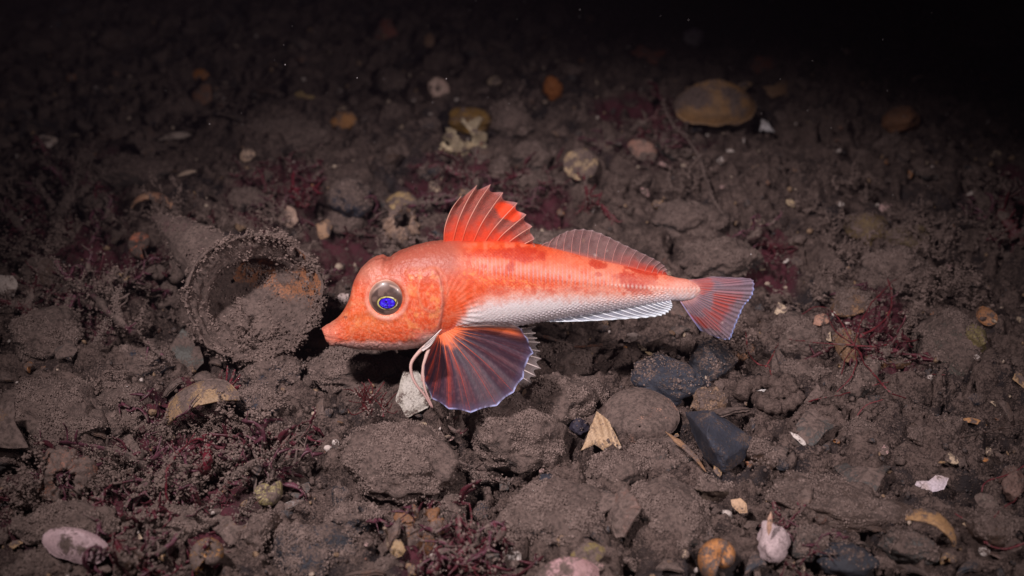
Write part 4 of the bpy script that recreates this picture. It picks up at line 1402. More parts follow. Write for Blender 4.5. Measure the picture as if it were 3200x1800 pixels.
# ------------------------------------------------------------------ shells and fragments placed by eye
CREAM = (.62, .46, .33); TANS = (.46, .28, .15); ORS = (.50, .21, .075); PNK = (.58, .36, .34); WHT = (.72, .62, .58); RUST = (.36, .14, .06); BRN = (.20, .11, .06)
TRI = [(-.75, -.55), (-.15, 1.0), (.35, .55), (.95, -.75), (.1, -.6), (-.25, -.35)]
CHIP = [(-1, -.3), (-.5, .5), (.3, .6), (1, .1), (.5, -.5), (-.4, -.6)]
SLIV = [(-1, -.12), (-.4, .16), (.4, .22), (1, .0), (.3, -.2), (-.5, -.25)]
QUAD = [(-.75, -.8), (-.85, .1), (.05, 1.0), (.6, .75), (.75, -.45), (.2, -.9)]
FLAG = [(-1, -.2), (-.7, .35), (-.1, .25), (.4, .55), (1, .3), (.6, -.3), (-.3, -.4)]

valve('clam valve lying tilted with a straight golden lower edge and red patch', 512, 1032, 195, 150, 38, 17, 'golden-edged clam', lift=.018, a0=-96, a1=96, umbo=.0, dome=.42, col=(.32, .20, .11), col2=(.17, .11, .08), silt=.34, rings=12, roll=-8)
shard('grey slate shard with one clean edge, below left of the great cone shell', 462, 890, QUAD, 62, 52, 8, 'grey slate shard', col=(.10, .095, .085), silt=.45, thick=.30, bend=.05, name='slate_shard', cat='stone')
shard('pale ribbed fan-shaped shell fragment with a broken left edge', 1512, 1095, TRI, 64, 42, 0, 'pale ribbed fragment', col=(.56, .38, .24), col2=(.33, .20, .11), silt=.2, stripes=26, sa=.25, thick=.10, bend=.18, lift=.012)
valve('silty clam valve with a pinkish rim, right of the pale ribbed fragment', 1612, 1045, 190, 165, 22, 172, 'pink-rimmed silty clam', umbo=.75, dome=.42, col=(.42, .23, .17), col2=(.26, .15, .12), silt=.72, rings=6, lift=.010)
shard('mottled cream and white oyster scrap behind the fin\'s lower edge', 1040, 985, QUAD, 58, 45, 30, 'mottled oyster scrap by the fin', col=(.66, .60, .55), col2=(.22, .18, .12), silt=.35, thick=.35, bend=.15, name='oyster_shell', lift=.012)
shard('pinkish white scrap sticking up behind the fish\'s snout', 848, 758, FLAG, 34, 45, 20, 'white scrap behind the snout', col=(.80, .62, .58), silt=.2, thick=.3, lift=.014)
valve('brown mussel valve with a pale lower rim in front of the snout', 795, 845, 110, 70, 30, 170, 'brown mussel under the snout', name='mussel_shell', col=(.17, .085, .05), col2=(.09, .05, .035), silt=.25, dome=.4, umbo=.8, taper=.2)
snail('round orange-brown snail shell with a dark opening, bottom right', 1812, 1402, 122, 38, 250, 'round orange-brown snail', col=ORS, col2=(.28, .13, .06), silt=.12, rise=.35, tube_r=.66, lift=.014)
snail('orange snail shell with a torn open mouth, bottom left', 530, 1395, 112, 50, 235, 'orange snail bottom left', col=(.52, .25, .08), col2=(.24, .12, .05), silt=.3, rise=.45, lift=.012)
snail('red-lipped brown snail shell lying on its side near the left', 358, 612, 84, 62, 285, 'red-lipped snail', col=(.50, .17, .10), col2=(.26, .14, .10), silt=.35, rise=.4, lift=.012)
snail('finely striped olive snail shell under the weed tangle, bottom left', 668, 1240, 90, 45, 40, 'striped olive snail', col=(.36, .29, .14), col2=(.10, .08, .05), silt=.15, rise=.4, bands=7, lift=.010)
snail('small dull snail below the red-lipped one, left of a twin', 398, 690, 70, 40, 200, None, col=(.20, .14, .09), col2=(.10, .07, .05), silt=.55, rise=.35)
snail('small dull snail with a pale rim, left of the great cone shell', 438, 692, 74, 42, 110, 'small pale-rimmed snail', col=(.22, .16, .10), col2=(.11, .08, .06), silt=.5, rise=.35)
valve('peach and cream cap shell above the great cone shell\'s tip', 382, 520, 104, 84, 30, -4, 'peach cap shell', a0=-98, a1=98, umbo=.0, col=(.66, .40, .26), col2=(.60, .22, .14), silt=.08, dome=.62, lift=.010, rings=5)
valve('smooth pale lilac shell, long and bare, bottom left corner', 190, 1372, 172, 82, 48, -14, 'lilac shell bottom left', name='clam_shell', col=(.58, .40, .42), col2=(.44, .30, .32), silt=.06, dome=.30, umbo=.72, rings=5, lift=.013)
valve('pink domed shell cut by the bottom edge of the picture', 1425, 1452, 165, 100, 30, 10, 'pink domed shell at the bottom edge', col=(.50, .29, .30), col2=(.34, .20, .19), silt=.2, dome=.45, umbo=.72, rings=4, lift=.014)
valve('mustard shell edge showing behind the pink domed shell', 1478, 1395, 90, 60, 30, 20, None, col=(.26, .19, .08), silt=.3, dome=.4, lift=.006)
valve('tan clam valve with a brown crescent edge, lower right', 2342, 1335, 135, 110, 30, -26, 'tan clam lower right', a0=-98, a1=98, umbo=.0, dome=.45, col=(.44, .25, .12), col2=(.24, .13, .07), silt=.2, rings=9, lift=.014, roll=14)
shard('white and lilac broken shell piece in mud, right side', 2345, 1220, FLAG, 48, 35, 8, 'white-lilac broken piece', col=(.74, .62, .70), col2=(.40, .26, .17), silt=.2, thick=.15, lift=.006)
shard('small white sickle-shaped chip in the mud right of the slate wedge', 2012, 1105, SLIV, 30, 40, -50, None, col=WHT, silt=.1, thick=.15)
shard('cream oblong shell standing on edge by the flat slab', 1862, 1272, CHIP, 26, 50, -50, 'cream chip on edge by the slab', col=(.60, .38, .24), silt=.1, thick=.3, lift=.010)
stone('barnacled_lump', 'whitish pink barnacle-crusted lump by the round snail, bottom right', 1945, 1365, 88, 95, 5, 'barnacled lump', cat='barnacles', silt=.18, col=(.58, .44, .45), ang=.5, fine=.0022, fuzz=0, sink=.4)
shard('upright orange and cream splinter on the barnacled lump', 1936, 1318, SLIV, 30, 60, 80, None, col=(.62, .36, .26), silt=.15, thick=.2, lift=.02)
shard('rust-brown stick of shell leaning beside the slate wedge', 1728, 1130, [(-1, -.04), (-.4, .09), (.4, .10), (1, .0), (.3, -.07), (-.5, -.10)], 74, 30, -50, 'rust-brown stick', col=(.28, .15, .08), silt=.35, thick=.10, lift=.014, name='stick_fragment', cat='debris')
shard('small forked straw between the dark stones, below the belly', 1640, 892, SLIV, 20, 40, -35, None, col=(.50, .35, .2), silt=.2)
shard('pale pink chip lying below the anal fin', 1590, 848, CHIP, 22, 35, 10, 'pale chip below the anal fin', col=(.68, .52, .47), silt=.2)
shard('tiny tan chip right beside the fin\'s pale tips', 1322, 988, CHIP, 14, 40, 70, None, col=(.60, .42, .30), silt=.1)
valve('half-buried brown snail lid right of the fin\'s lower tip', 1300, 985, 40, 34, 40, 90, None, col=(.24, .15, .10), silt=.4, dome=.6)
# broken, ring-like old shells
def ring_shell(label, cx, cy, w, tilt, spin, short, col, silt, gap=.9, seed=5, name='broken_shell', lift=.012, fat=.34, spike=.35):
    s = px_m(cx, cy); Rr = w * s / 2
    n, m = 90, 22
    a = np.linspace(gap, 2 * np.pi - .15, n); ph_ = np.linspace(0, 2 * np.pi, m, endpoint=False)
    A, P_ = np.meshgrid(a, ph_, indexing='ij')
    nz = fbm(np.stack([np.cos(A) * 1.6 + seed, np.sin(A) * 1.6, np.sin(P_) * .5], -1) * 1.4, 3, seed)
    sp_ = fbm(np.stack([np.cos(A) * 2.6 + seed, np.sin(A) * 2.6, A * 0], -1), 3, seed + 4)
    wid = fat * 1.25 * (1 + .5 * nz) * np.clip(np.sin((A - gap) / (2 * np.pi - .15 - gap) * np.pi), 0, 1) ** .25
    r = .66 + wid * np.cos(P_) + .45 * sp_ * np.clip(np.cos(P_) + .4, 0, 1.4)
    z = .17 * np.sin(P_) * (1 + .9 * nz) - .55 * (r - .66) + .22 * np.sin(A + 1.0 + seed) + .10 * nz
    V = np.stack([r * np.cos(A), r * np.sin(A) * .9, z], -1) * Rr
    C = np.zeros(A.shape + (4,)); C[..., :3] = np.array(col) * (1 + .5 * nz)[..., None]; C[..., 3] = np.clip(silt + .5 * nz + .15 * np.sin(P_), 0, 1)
    mb = MB(); mb.add(V, C.reshape(-1, 4), gridq(n, m, True))
    return thing(name, mb.mesh(name, M_SHELL), label, 'shell', cx, cy, lift, facing(tilt, spin), short, w / 2)


ring_shell('broken orange whelk with a big torn hole, bottom centre', 1062, 1328, 135, 50, 95, 'broken orange whelk', (.26, .12, .06), .42, .15, 5)
ring_shell('pinkish tan broken shell arched around a dark hole, lower left', 165, 1205, 150, 48, -95, 'arched broken shell', (.30, .14, .10), .55, .3, 9, fat=.30)
ring_shell('dim yellowish broken shell with a white torn lip, behind the fish', 1170, 345, 120, 50, 115, 'yellow and white broken shell', (.46, .36, .24), .25, .7, 13)
ring_shell('tan old shell riddled with dark holes above the fish\'s back', 1010, 560, 110, 50, 60, 'holed tan shell above the fish', (.34, .22, .16), .35, .5, 17, fat=.26)
valve('tan dome above the holed shell, left of the first back fin', 1012, 515, 86, 70, 30, 0, None, col=(.36, .24, .11), col2=(.24, .15, .08), silt=.25, dome=.5, umbo=.72)
valve('cream torn lip of the yellow broken shell', 1150, 362, 92, 52, 62, 180, None, a0=-100, a1=100, umbo=.72, col=(.74, .58, .38), col2=(.30, .20, .10), silt=.12, dome=.4, ragged=.3, lift=.016)
stone('sponge', 'mustard yellow sponge crust behind the cream torn lip', 1178, 305, 110, 70, 0, 'mustard sponge crust', cat='sponge', col=(.24, .13, .03), silt=.4, ang=.1, fuzz=80, fine=.0014, sink=.5)
valve('round flat tan disc shell with a light crescent, behind the first back fin', 1460, 412, 88, 80, 50, 0, 'round tan disc shell', col=(.44, .30, .17), col2=(.28, .20, .13), silt=.35, dome=.22, umbo=.72, lift=.014)
valve('big oval tan shell lying in the dim right background', 1798, 268, 200, 120, 35, 0, 'big oval tan shell', col=(.32, .17, .07), col2=(.18, .10, .05), silt=.22, dome=.55, umbo=.72, rings=4, lift=.022)
valve('pale spoon-shaped shell in the dark above the fish', 1104, 222, 60, 50, 52, 130, 'pale spoon-shaped shell', col=(.60, .40, .34), col2=(.66, .50, .40), silt=.1, dome=-.3, umbo=.6, lift=.012)
valve('ribbed pinkish cockle half sunk in silt, right background', 1617, 378, 80, 55, 40, -35, 'pinkish cockle right background', col=(.42, .22, .17), col2=(.22, .12, .09), silt=.3, ribs=22, dome=.5, lift=.010)
shard('small bright white pyramid-like shell in the right background', 1925, 316, TRI, 22, 40, 10, 'white pyramid shell', col=(.80, .74, .76), silt=.15, thick=.6, lift=.012)
valve('white curved shell at the dim left edge', 112, 358, 64, 40, 30, 10, 'white shell dim left', col=(.56, .45, .42), col2=(.50, .34, .22), silt=.1, dome=.4)
shard('long pale splinter lying level in the left background', 440, 338, SLIV, 46, 25, 6, 'long pale splinter left background', col=(.56, .44, .38), silt=.1, thick=.2)
valve('tan egg-shaped shell on the grey background mound', 622, 390, 40, 34, 45, 40, 'egg-shaped shell on the mound', col=(.58, .40, .29), silt=.1, dome=.5)
shard('thin cream sliver below the egg-shaped shell', 470, 433, SLIV, 26, 30, 14, None, col=(.58, .42, .32), silt=.1)
shard('orange scrap hanging in the dark upper left', 502, 187, CHIP, 25, 50, -10, 'orange scrap upper left', col=(.46, .17, .04), silt=.1, thick=.3, name='orange_scrap', cat='debris')
shard('reddish brown chunk just below the orange scrap, upper left', 510, 235, QUAD, 30, 50, 0, None, col=(.26, .12, .07), silt=.3, thick=.4)
shard('yellowish torn scrap on dim stones above the great cone shell', 768, 246, FLAG, 32, 45, -35, 'yellowish torn scrap', col=(.40, .27, .12), silt=.25)
shard('orange crusted lump in the dim background right of the torn scrap', 868, 300, CHIP, 42, 45, -8, 'orange crusted lump', col=(.42, .19, .06), silt=.35, thick=.5)
shard('dim red-orange angular piece near the top, right of centre', 1640, 140, FLAG, 52, 45, -25, 'red-orange piece near the top', col=(.36, .10, .05), silt=.15, thick=.2)
shard('dim reddish lump near the top, left of centre', 970, 78, QUAD, 36, 45, 20, None, col=(.30, .10, .07), silt=.2, thick=.5)
shard('dim curled brown shell near the top centre', 1080, 102, CHIP, 22, 50, 80, None, col=(.34, .19, .12), silt=.2)
stone('sponge', 'upright orange sponge in the dark above the first back fin', 1392, 222, 50, 90, 0, 'upright orange sponge', cat='sponge', col=(.34, .11, .025), silt=.2, ang=.1, sink=.6, fuzz=0, flat=1.3, depth=22)
shard('brown leaf-like shell pair beyond the big oval shell', 1955, 225, FLAG, 46, 45, 10, None, col=(.30, .16, .08), silt=.2)
shard('orange brown flake in the dark beyond the big oval shell', 1925, 160, CHIP, 40, 50, 0, None, col=(.28, .09, .045), silt=.25, thick=.4)
valve('brown orange open shell near the right edge', 2482, 795, 56, 46, 48, 140, 'brown orange shell at the right edge', col=(.44, .20, .09), col2=(.26, .12, .06), silt=.25, dome=-.4)
snail('tiny white snail right of the tail', 2098, 790, 20, 40, 40, 'tiny white snail', col=(.78, .70, .62), col2=(.5, .42, .36), silt=.05, lift=.006)
shard('pink brick-like chip left of the tiny white snail', 2068, 802, CHIP, 26, 35, 15, None, col=(.46, .24, .17), silt=.25, thick=.4)
valve('round whitish shell with a hole, above the tail', 1905, 565, 40, 36, 48, 0, 'whitish holed shell above the tail', col=(.52, .40, .32), col2=(.4, .26, .2), silt=.2, dome=.4)
shard('small cream and orange bead left of the whitish holed shell', 1990, 510, CHIP, 14, 50, -50, None, col=(.66, .48, .30), silt=.05, thick=.5)
shard('orange sliver alone on the open mud, far right', 2450, 1058, SLIV, 36, 28, -18, 'orange sliver on open mud', col=(.54, .27, .12), silt=.1)
shard('white forked splinter beside the worm casts', 1922, 982, SLIV, 18, 30, -5, None, col=(.76, .70, .68), silt=.05)
valve('pale thin ring of a shell pressed in the mud, right edge', 2482, 1262, 62, 44, 30, -25, 'pale ring in the mud', col=(.20, .15, .12), col2=(.14, .1, .09), silt=.7, dome=.15)
shard('cream wedge at the right edge below the pale ring', 2455, 1320, CHIP, 30, 30, -25, None, col=(.52, .36, .24), silt=.25)
shard('grey-lilac curved rim by the striped olive snail', 725, 1270, SLIV, 40, 40, 20, None, col=(.36, .32, .31), silt=.3, thick=.15)
shard('pinkish cream rock-like shell left of the crimson frond', 725, 545, QUAD, 30, 45, 10, 'pinkish shell by the crimson frond', col=(.50, .33, .26), silt=.3, thick=.5)
shard('tan-orange shell right of the crimson frond', 812, 575, QUAD, 28, 45, -20, None, col=(.42, .24, .14), silt=.3, thick=.4)
shard('cream angular scrap left of the small pale-rimmed snail', 302, 702, CHIP, 34, 40, -20, 'cream scrap on the left', col=(.60, .38, .22), silt=.3, thick=.3)
shard('whitish tall scrap at the very left edge', 12, 715, QUAD, 34, 50, 80, 'whitish scrap at the left edge', col=(.52, .42, .38), silt=.25, thick=.3, lift=.012)
shard('small tan scrap by the furred cobble under the long cobble\'s top', 985, 1095, SLIV, 20, 35, 20, None, col=(.50, .30, .2), silt=.2)
shard('tiny pink chip near the broken orange whelk\'s right', 1000, 1380, QUAD, 24, 50, 20, None, col=(.40, .26, .14), silt=.2, thick=.4)
# worm casts: coils of squeezed mud
for k, (pts, lab) in enumerate([([(1905, 1000), (1930, 1020), (1960, 1024), (1995, 1012), (2010, 995)], 'curved mud worm cast, lowest of the coils right of the tan pebble'),
                                ([(1880, 985), (1905, 965), (1940, 960), (1965, 972), (1985, 962)], 'coiled mud worm cast, top of the coils right of the tan pebble'),
                                ([(1862, 1000), (1868, 985), (1875, 968)], 'short upright mud worm cast next to the tan pebble'),
                                ([(1935, 1000), (1955, 990), (1980, 985), (1990, 972), (1975, 955)], 'looped mud worm cast in the middle of the coils')]):
    P_ = np.array([ground(x, y, .006 + .002 * (i % 2))[0] for i, (x, y) in enumerate(pts)])
    P_ = tubeline(P_, 26); o0 = P_[0].copy()
    mb = MB(); rr_ = .0042 * (1 + .22 * np.sin(np.arange(26) * 1.9)) ; rr_[0] *= .6; rr_[-1] *= .6
    tube(mb, P_ - o0, rr_, None, np.array([*SILT[:3], 1.0]), 12)
    o = link('worm_cast', mb.mesh('worm_cast', M_SILT), None, o0)
    tag(o, lab, 'worm cast', 'mud worm casts by the tan pebble')
    OCC.append((*pts[len(pts) // 2], 30))

# ------------------------------------------------------------------ weed, twigs, threads, tufts
def strand(mb, pts, lifts, w0, w1, col, silt=.4, flat=.25, n=26, seed=1, o0=None, lobes=0):
    P = np.array([ground(x, y, l)[0] for (x, y), l in zip(pts, lifts)])
    s = ground(*pts[0], .004)[1]
    P = tubeline(P, n)
    P = P + .0012 * np.stack([fbm(P * 70 + seed, 2, seed), fbm(P * 70 + seed, 2, seed + 1), fbm(P * 70, 2, seed + 2)], -1)
    if o0 is None: o0 = P[0].copy()
    wd = np.linspace(w0, w1, n) * s / 2
    nz = fbm(P * 160 + seed, 2, seed + 3)
    wd = wd * (1 + .8 * nz) * (1 + .25 * rng.normal(size=n)); wd[-1] *= .35
    C = np.zeros((n, 4)); C[:, :3] = np.array(col) * (1 + .4 * nz)[:, None]; C[:, 3] = np.clip(silt + .8 * nz, 0, 1)
    tube(mb, P - o0, np.maximum(wd, .0003), None, C, 8, flat)
    if lobes:
        rs = np.random.default_rng(seed + 77)
        for _ in range(lobes):
            i = int(rs.integers(3, n - 1)); T = unit(P[min(i + 1, n - 1)] - P[i - 1])
            d = unit(np.cross(T, np.array([.1, 1., .2])) * rs.choice([-1, 1]) + T * .7 + rs.normal(size=3) * .35)
            ln = .004 + .008 * rs.random()
            q_ = tubeline([P[i], P[i] + d * ln * .55 + rs.normal(size=3) * ln * .12, P[i] + d * ln + np.array([0, 0, ln * .25])], 8)
            w2 = min(wd[i], .0022) * np.array([.5, .55, .6, .65, .75, .7, .5, .15]) * (.5 + .5 * rs.random())
            tube(mb, q_ - o0, np.maximum(w2, .0003), None, np.tile(C[i], (8, 1)), 6, flat)
    return P, o0


def weed(name, label, cat, strands_, col, silt=.4, flat=.25, part='frond', short=None, fluff=0):
    root = None
    for k, st in enumerate(strands_):
        pts, w0, w1 = st[0], st[1], st[2]
        lf = st[3] if len(st) > 3 else [.004] + [.012] * (len(pts) - 1)
        lf = list(lf) + [lf[-1]] * (len(pts) - len(lf))
        mb = MB()
        if root is None:
            root = bpy.data.objects.new(name, None); COL.objects.link(root)
            o0 = ground(*pts[0], 0.0)[0]; root.location = o0
            tag(root, label, cat)
            if short: LAND.append((pts[len(pts) // 2][0], pts[len(pts) // 2][1], short))
        P, _ = strand(mb, pts, lf, w0 * (.62 if flat < .5 else 1), w1 * (.62 if flat < .5 else 1), col, silt + .14, flat, seed=31 + k * 7 + len(pts) + int(pts[0][0]), o0=o0, lobes=0 if part != 'frond' else (11 if flat < .5 else 5))
        if part == 'frond' and not fluff: fluff = 30
        if fluff:
            m = int(fluff)
            idx = rng.integers(0, len(P), m)
            flocs(mb, P[idx] - o0 + rng.normal(size=(m, 3)) * .0012, rng.normal(size=(m, 3)) + np.array([0, 0, .6]), .0035 * rng.random(m), .00055, SILT, 2)
        link(part, mb.mesh(part, M_WEED), root)
    return root


CRIM = (.13, .013, .024); PURP = (.14, .042, .066); MAR = (.09, .012, .02); REDW = (.11, .014, .017)
weed('red_weed', 'crimson lobed frond left of the first back fin', 'seaweed', [([(760, 520), (752, 495), (735, 470)], 40, 34, [.012, .022, .03]), ([(762, 520), (775, 490), (785, 470)], 30, 24, [.012, .02, .03])], CRIM, .12, .12, short='crimson frond')
weed('red_weed', 'forked dark red weed with an upright tip behind the fish\'s back', 'seaweed', [([(1482, 528), (1478, 490), (1466, 440)], 17, 10, [.004, .02, .04]), ([(1480, 500), (1512, 520), (1548, 556)], 26, 16, [.01, .012, .008]), ([(1478, 498), (1470, 515), (1476, 540)], 20, 14, [.012, .008, .004])], CRIM, .18, .2, short='forked red weed behind the fish')
weed('red_weed', 'little dark red tuft of fronds on the boulder below the head', 'seaweed', [([(930, 1042), (915, 1015), (905, 990)], 22, 12, [.016, .022, .03]), ([(930, 1042), (928, 1015), (936, 992)], 16, 9, [.016, .022, .028]), ([(965, 1050), (968, 1028), (962, 1008)], 9, 6, [.016, .02, .025])], REDW, .05, .2, short='little red tuft below the head')
weed('red_weed', 'upright purple branch furred with silt, left side', 'seaweed', [([(232, 775), (195, 735), (158, 690), (136, 650)], 22, 15, [.012, .025, .035, .04]), ([(190, 735), (170, 760), (175, 790)], 16, 12, [.02, .014, .008])], PURP, .38, .7, short='upright purple branch', fluff=110)
weed('red_weed', 'dark red stem leaning at the left edge beside the purple branch', 'seaweed', [([(65, 800), (72, 750), (92, 700), (88, 672)], 24, 9, [.008, .02, .03, .035]), ([(70, 780), (30, 768), (-20, 755)], 22, 16, [.012, .016, .02])], MAR, .35, .6, fluff=60)
weed('red_weed', 'slanting purple branch thick with silt, below the upright branch', 'seaweed', [([(235, 745), (300, 810), (365, 860), (420, 905)], 26, 12, [.02, .026, .022, .012]), ([(300, 800), (290, 760), (300, 725)], 14, 8, [.024, .03, .034]), ([(245, 860), (270, 815), (300, 790)], 12, 10, [.01, .02, .022])], PURP, .62, .7, fluff=190)
weed('red_weed', 'purple blade sweeping across the lower left tangle', 'seaweed', [([(120, 1110), (200, 1118), (290, 1135), (350, 1165), (382, 1205)], 18, 34, [.006, .012, .016, .016, .010]), ([(340, 1162), (400, 1150), (455, 1138)], 26, 9, [.016, .02, .022]), ([(0, 1105), (60, 1098), (120, 1110)], 6, 12, [.006, .008, .008])], PURP, .30, .25, short='purple blade lower left', fluff=60)
weed('red_weed', 'thin red loop of weed arching over a dark gap, lower left', 'seaweed', [([(428, 1285), (418, 1240), (420, 1190), (445, 1140), (490, 1108), (515, 1112)], 9, 6, [.004, .014, .024, .03, .03, .026]), ([(515, 1090), (522, 1130), (518, 1165), (500, 1210)], 16, 22, [.03, .026, .02, .01])], CRIM, .15, .8, short='thin red loop lower left')
weed('red_weed', 'brownish red silted blade running up right from the lower left tangle', 'seaweed', [([(525, 1275), (560, 1225), (610, 1180), (680, 1140), (722, 1120)], 14, 40, [.004, .014, .022, .022, .018]), ([(600, 1300), (650, 1240), (690, 1190)], 12, 16, [.004, .012, .016]), ([(660, 1180), (720, 1165), (780, 1160)], 34, 26, [.014, .014, .010])], (.15, .05, .05), .55, .2, fluff=180)
weed('red_weed', 'crimson clump beside the lilac shell at the bottom', 'seaweed', [([(280, 1345), (300, 1385), (330, 1425)], 34, 44, [.02, .016, .008]), ([(330, 1410), (370, 1440), (420, 1450)], 36, 20, [.012, .008, .006])], CRIM, .25, .3, short='crimson clump by the lilac shell')
weed('red_weed', 'crimson blade lying across the bottom edge, right of the broken whelk', 'seaweed', [([(1080, 1412), (1150, 1390), (1215, 1382)], 22, 14, [.006, .012, .012]), ([(1180, 1395), (1190, 1350), (1165, 1310), (1120, 1275)], 10, 8, [.01, .014, .014, .01]), ([(1130, 1420), (1190, 1430), (1250, 1445)], 20, 12)], CRIM, .3, .3, short='crimson blade at the bottom edge')
weed('red_weed', 'purplish weed strip on the slope left of the dark hollow', 'seaweed', [([(1060, 1110), (1130, 1150), (1200, 1180), (1225, 1195)], 12, 16, [.01, .014, .012, .01]), ([(1125, 1165), (1200, 1195), (1290, 1215)], 9, 5, [.01, .01, .008])], (.17, .07, .08), .5, .4)
weed('red_weed', 'purple-red crust weed on top of the big boulder below the fin', 'seaweed', [([(1170, 1085), (1150, 1060), (1130, 1045)], 26, 16, [.02, .022, .02]), ([(1165, 1060), (1200, 1040), (1240, 1035)], 20, 10, [.02, .022, .022])], (.16, .05, .06), .4, .5, fluff=40)
weed('red_weed', 'maroon weed patch in the dark right of the tail', 'seaweed', [([(1900, 625), (1935, 618), (1975, 640)], 40, 26, [.006, .01, .006])], MAR, .15, .3, short='maroon patch right of the tail')
weed('red_weed', 'maroon clump behind the thread-like red weed, right side', 'seaweed', [([(2190, 850), (2240, 835), (2290, 855)], 40, 30, [.006, .012, .008]), ([(2200, 880), (2230, 895), (2260, 880)], 30, 22, [.006, .01, .008])], MAR, .3, .3, fluff=40)
weed('red_weed', 'dark red weed at the upper right edge', 'seaweed', [([(2560, 600), (2530, 540), (2540, 480)], 60, 40, [.006, .02, .03]), ([(2576, 620), (2590, 560), (2585, 510)], 40, 40, [.006, .02, .03])], (.10, .012, .018), .15, .3)
weed('red_weed', 'dim purple forked weed left of the big oval shell', 'seaweed', [([(1590, 330), (1640, 300), (1690, 290)], 22, 14, [.006, .014, .02]), ([(1610, 320), (1620, 370), (1640, 410)], 18, 10, [.01, .01, .006])], MAR, .3, .4)
weed('red_weed', 'dim purple mat behind the first back fin', 'seaweed', [([(1190, 470), (1260, 455), (1330, 480)], 60, 40, [.004, .008, .004]), ([(1080, 490), (1120, 500), (1180, 500)], 14, 9, [.006, .012, .006])], PURP, .45, .3, fluff=60)
weed('red_weed', 'bushy dull purple weed in the dim left background', 'seaweed', [([(140, 560), (170, 500), (190, 440)], 30, 18, [.004, .02, .035]), ([(150, 540), (110, 490), (90, 450)], 24, 12, [.006, .02, .03]), ([(160, 520), (220, 470), (260, 430)], 22, 12, [.01, .022, .034]), ([(60, 590), (20, 540), (-20, 500)], 30, 20, [.004, .02, .03])], PURP, .6, .6, short='bushy purple weed dim left', fluff=230)
weed('red_weed', 'small crimson spot of weed above the golden-edged clam', 'seaweed', [([(560, 985), (575, 972), (590, 966)], 26, 18, [.010, .014, .014])], CRIM, .1, .4)
weed('red_weed', 'wine-red weed patch beside the great cone shell\'s tip', 'seaweed', [([(430, 545), (480, 552), (540, 548)], 14, 22, [.006, .010, .006])], MAR, .2, .3)
# thread weeds
TH = [([(2150, 872), (2170, 800), (2230, 720), (2262, 700)], 4, 2), ([(2150, 872), (2110, 800), (2060, 770), (2000, 800)], 4, 2), ([(2150, 872), (2220, 868), (2330, 848), (2362, 800)], 5, 2),
      ([(2150, 872), (2060, 862), (1985, 855)], 4, 2), ([(2150, 872), (2190, 930), (2235, 985), (2280, 1000)], 5, 3), ([(2150, 872), (2150, 930), (2105, 985)], 4, 2),
      ([(2150, 872), (2100, 830), (2080, 780)], 3, 2), ([(2150, 872), (2128, 905), (2118, 940)], 3, 2), ([(2160, 850), (2230, 800), (2245, 740), (2232, 700)], 7, 4)]
weed('thread_weed', 'thread-like dark red weed sprawling like spider legs, right side', 'seaweed', [(a, b, c, [.012] + [.016, .012, .010]) for a, b, c in TH], (.16, .022, .03), .1, 1.0, 'thread', 'thread-like red weed')
weed('thread_weed', 'short curled red thread right of the orange-rimmed stone', 'seaweed', [([(1875, 835), (1880, 880), (1905, 915), (1935, 925), (1950, 960)], 4, 3, [.012] * 5), ([(1925, 925), (1945, 890), (1955, 860)], 4, 2, [.012] * 3)], (.20, .03, .035), .05, 1.0, 'thread')
weed('thread_weed', 'fine red threads trailing over the mud right of the worm casts', 'seaweed', [([(2020, 1010), (2080, 1002), (2140, 985), (2190, 950)], 3, 2, [.007] * 4), ([(2160, 990), (2230, 960), (2300, 950), (2380, 940)], 3, 2, [.007] * 4), ([(2150, 1060), (2180, 1020), (2220, 1005)], 3, 2, [.007] * 3)], (.18, .028, .035), .15, 1.0, 'thread')
weed('thread_weed', 'red threads branching at the lower right edge', 'seaweed', [([(2590, 1160), (2540, 1190), (2480, 1215), (2470, 1240)], 4, 4, [.010] * 4), ([(2590, 1360), (2530, 1380), (2480, 1360), (2500, 1300), (2560, 1250)], 6, 4, [.012] * 5), ([(2480, 1370), (2460, 1330), (2400, 1290)], 4, 3, [.010] * 3)], (.17, .026, .035), .15, 1.0, 'thread')
weed('bare_twig', 'thin crooked grey twig slanting down the right background', 'twig', [([(1822, 548), (1795, 500), (1772, 440), (1755, 390), (1728, 350), (1695, 315), (1665, 255)], 9, 4, [.006, .012, .02, .026, .03, .034, .04])], (.20, .13, .12), .6, .9, 'stem', 'crooked twig', fluff=120)
weed('bare_twig', 'dim thin twig standing in the dark above the first back fin', 'twig', [([(1235, 320), (1265, 285), (1300, 240), (1320, 200)], 7, 3, [.006, .016, .026, .034])], (.16, .09, .09), .6, .9, 'stem', fluff=40)
weed('bare_twig', 'rusty twig lying in the shade below the belly', 'twig', [([(1345, 838), (1400, 855), (1450, 872), (1500, 868), (1550, 855)], 9, 5, [.012, .012, .010, .012, .014])], (.26, .12, .08), .4, .9, 'stem')
weed('bare_twig', 'dark rootlet across the mud at the right edge', 'twig', [([(2400, 1110), (2450, 1095), (2520, 1080), (2590, 1060)], 5, 4, [.006] * 4)], (.09, .05, .04), .4, 1.0, 'stem')
weed('bare_twig', 'pale straw standing beside the golden-edged clam', 'twig', [([(968, 1330), (972, 1350), (976, 1378)], 7, 5, [.03, .02, .012])], (.42, .3, .22), .1, .6, 'stem')

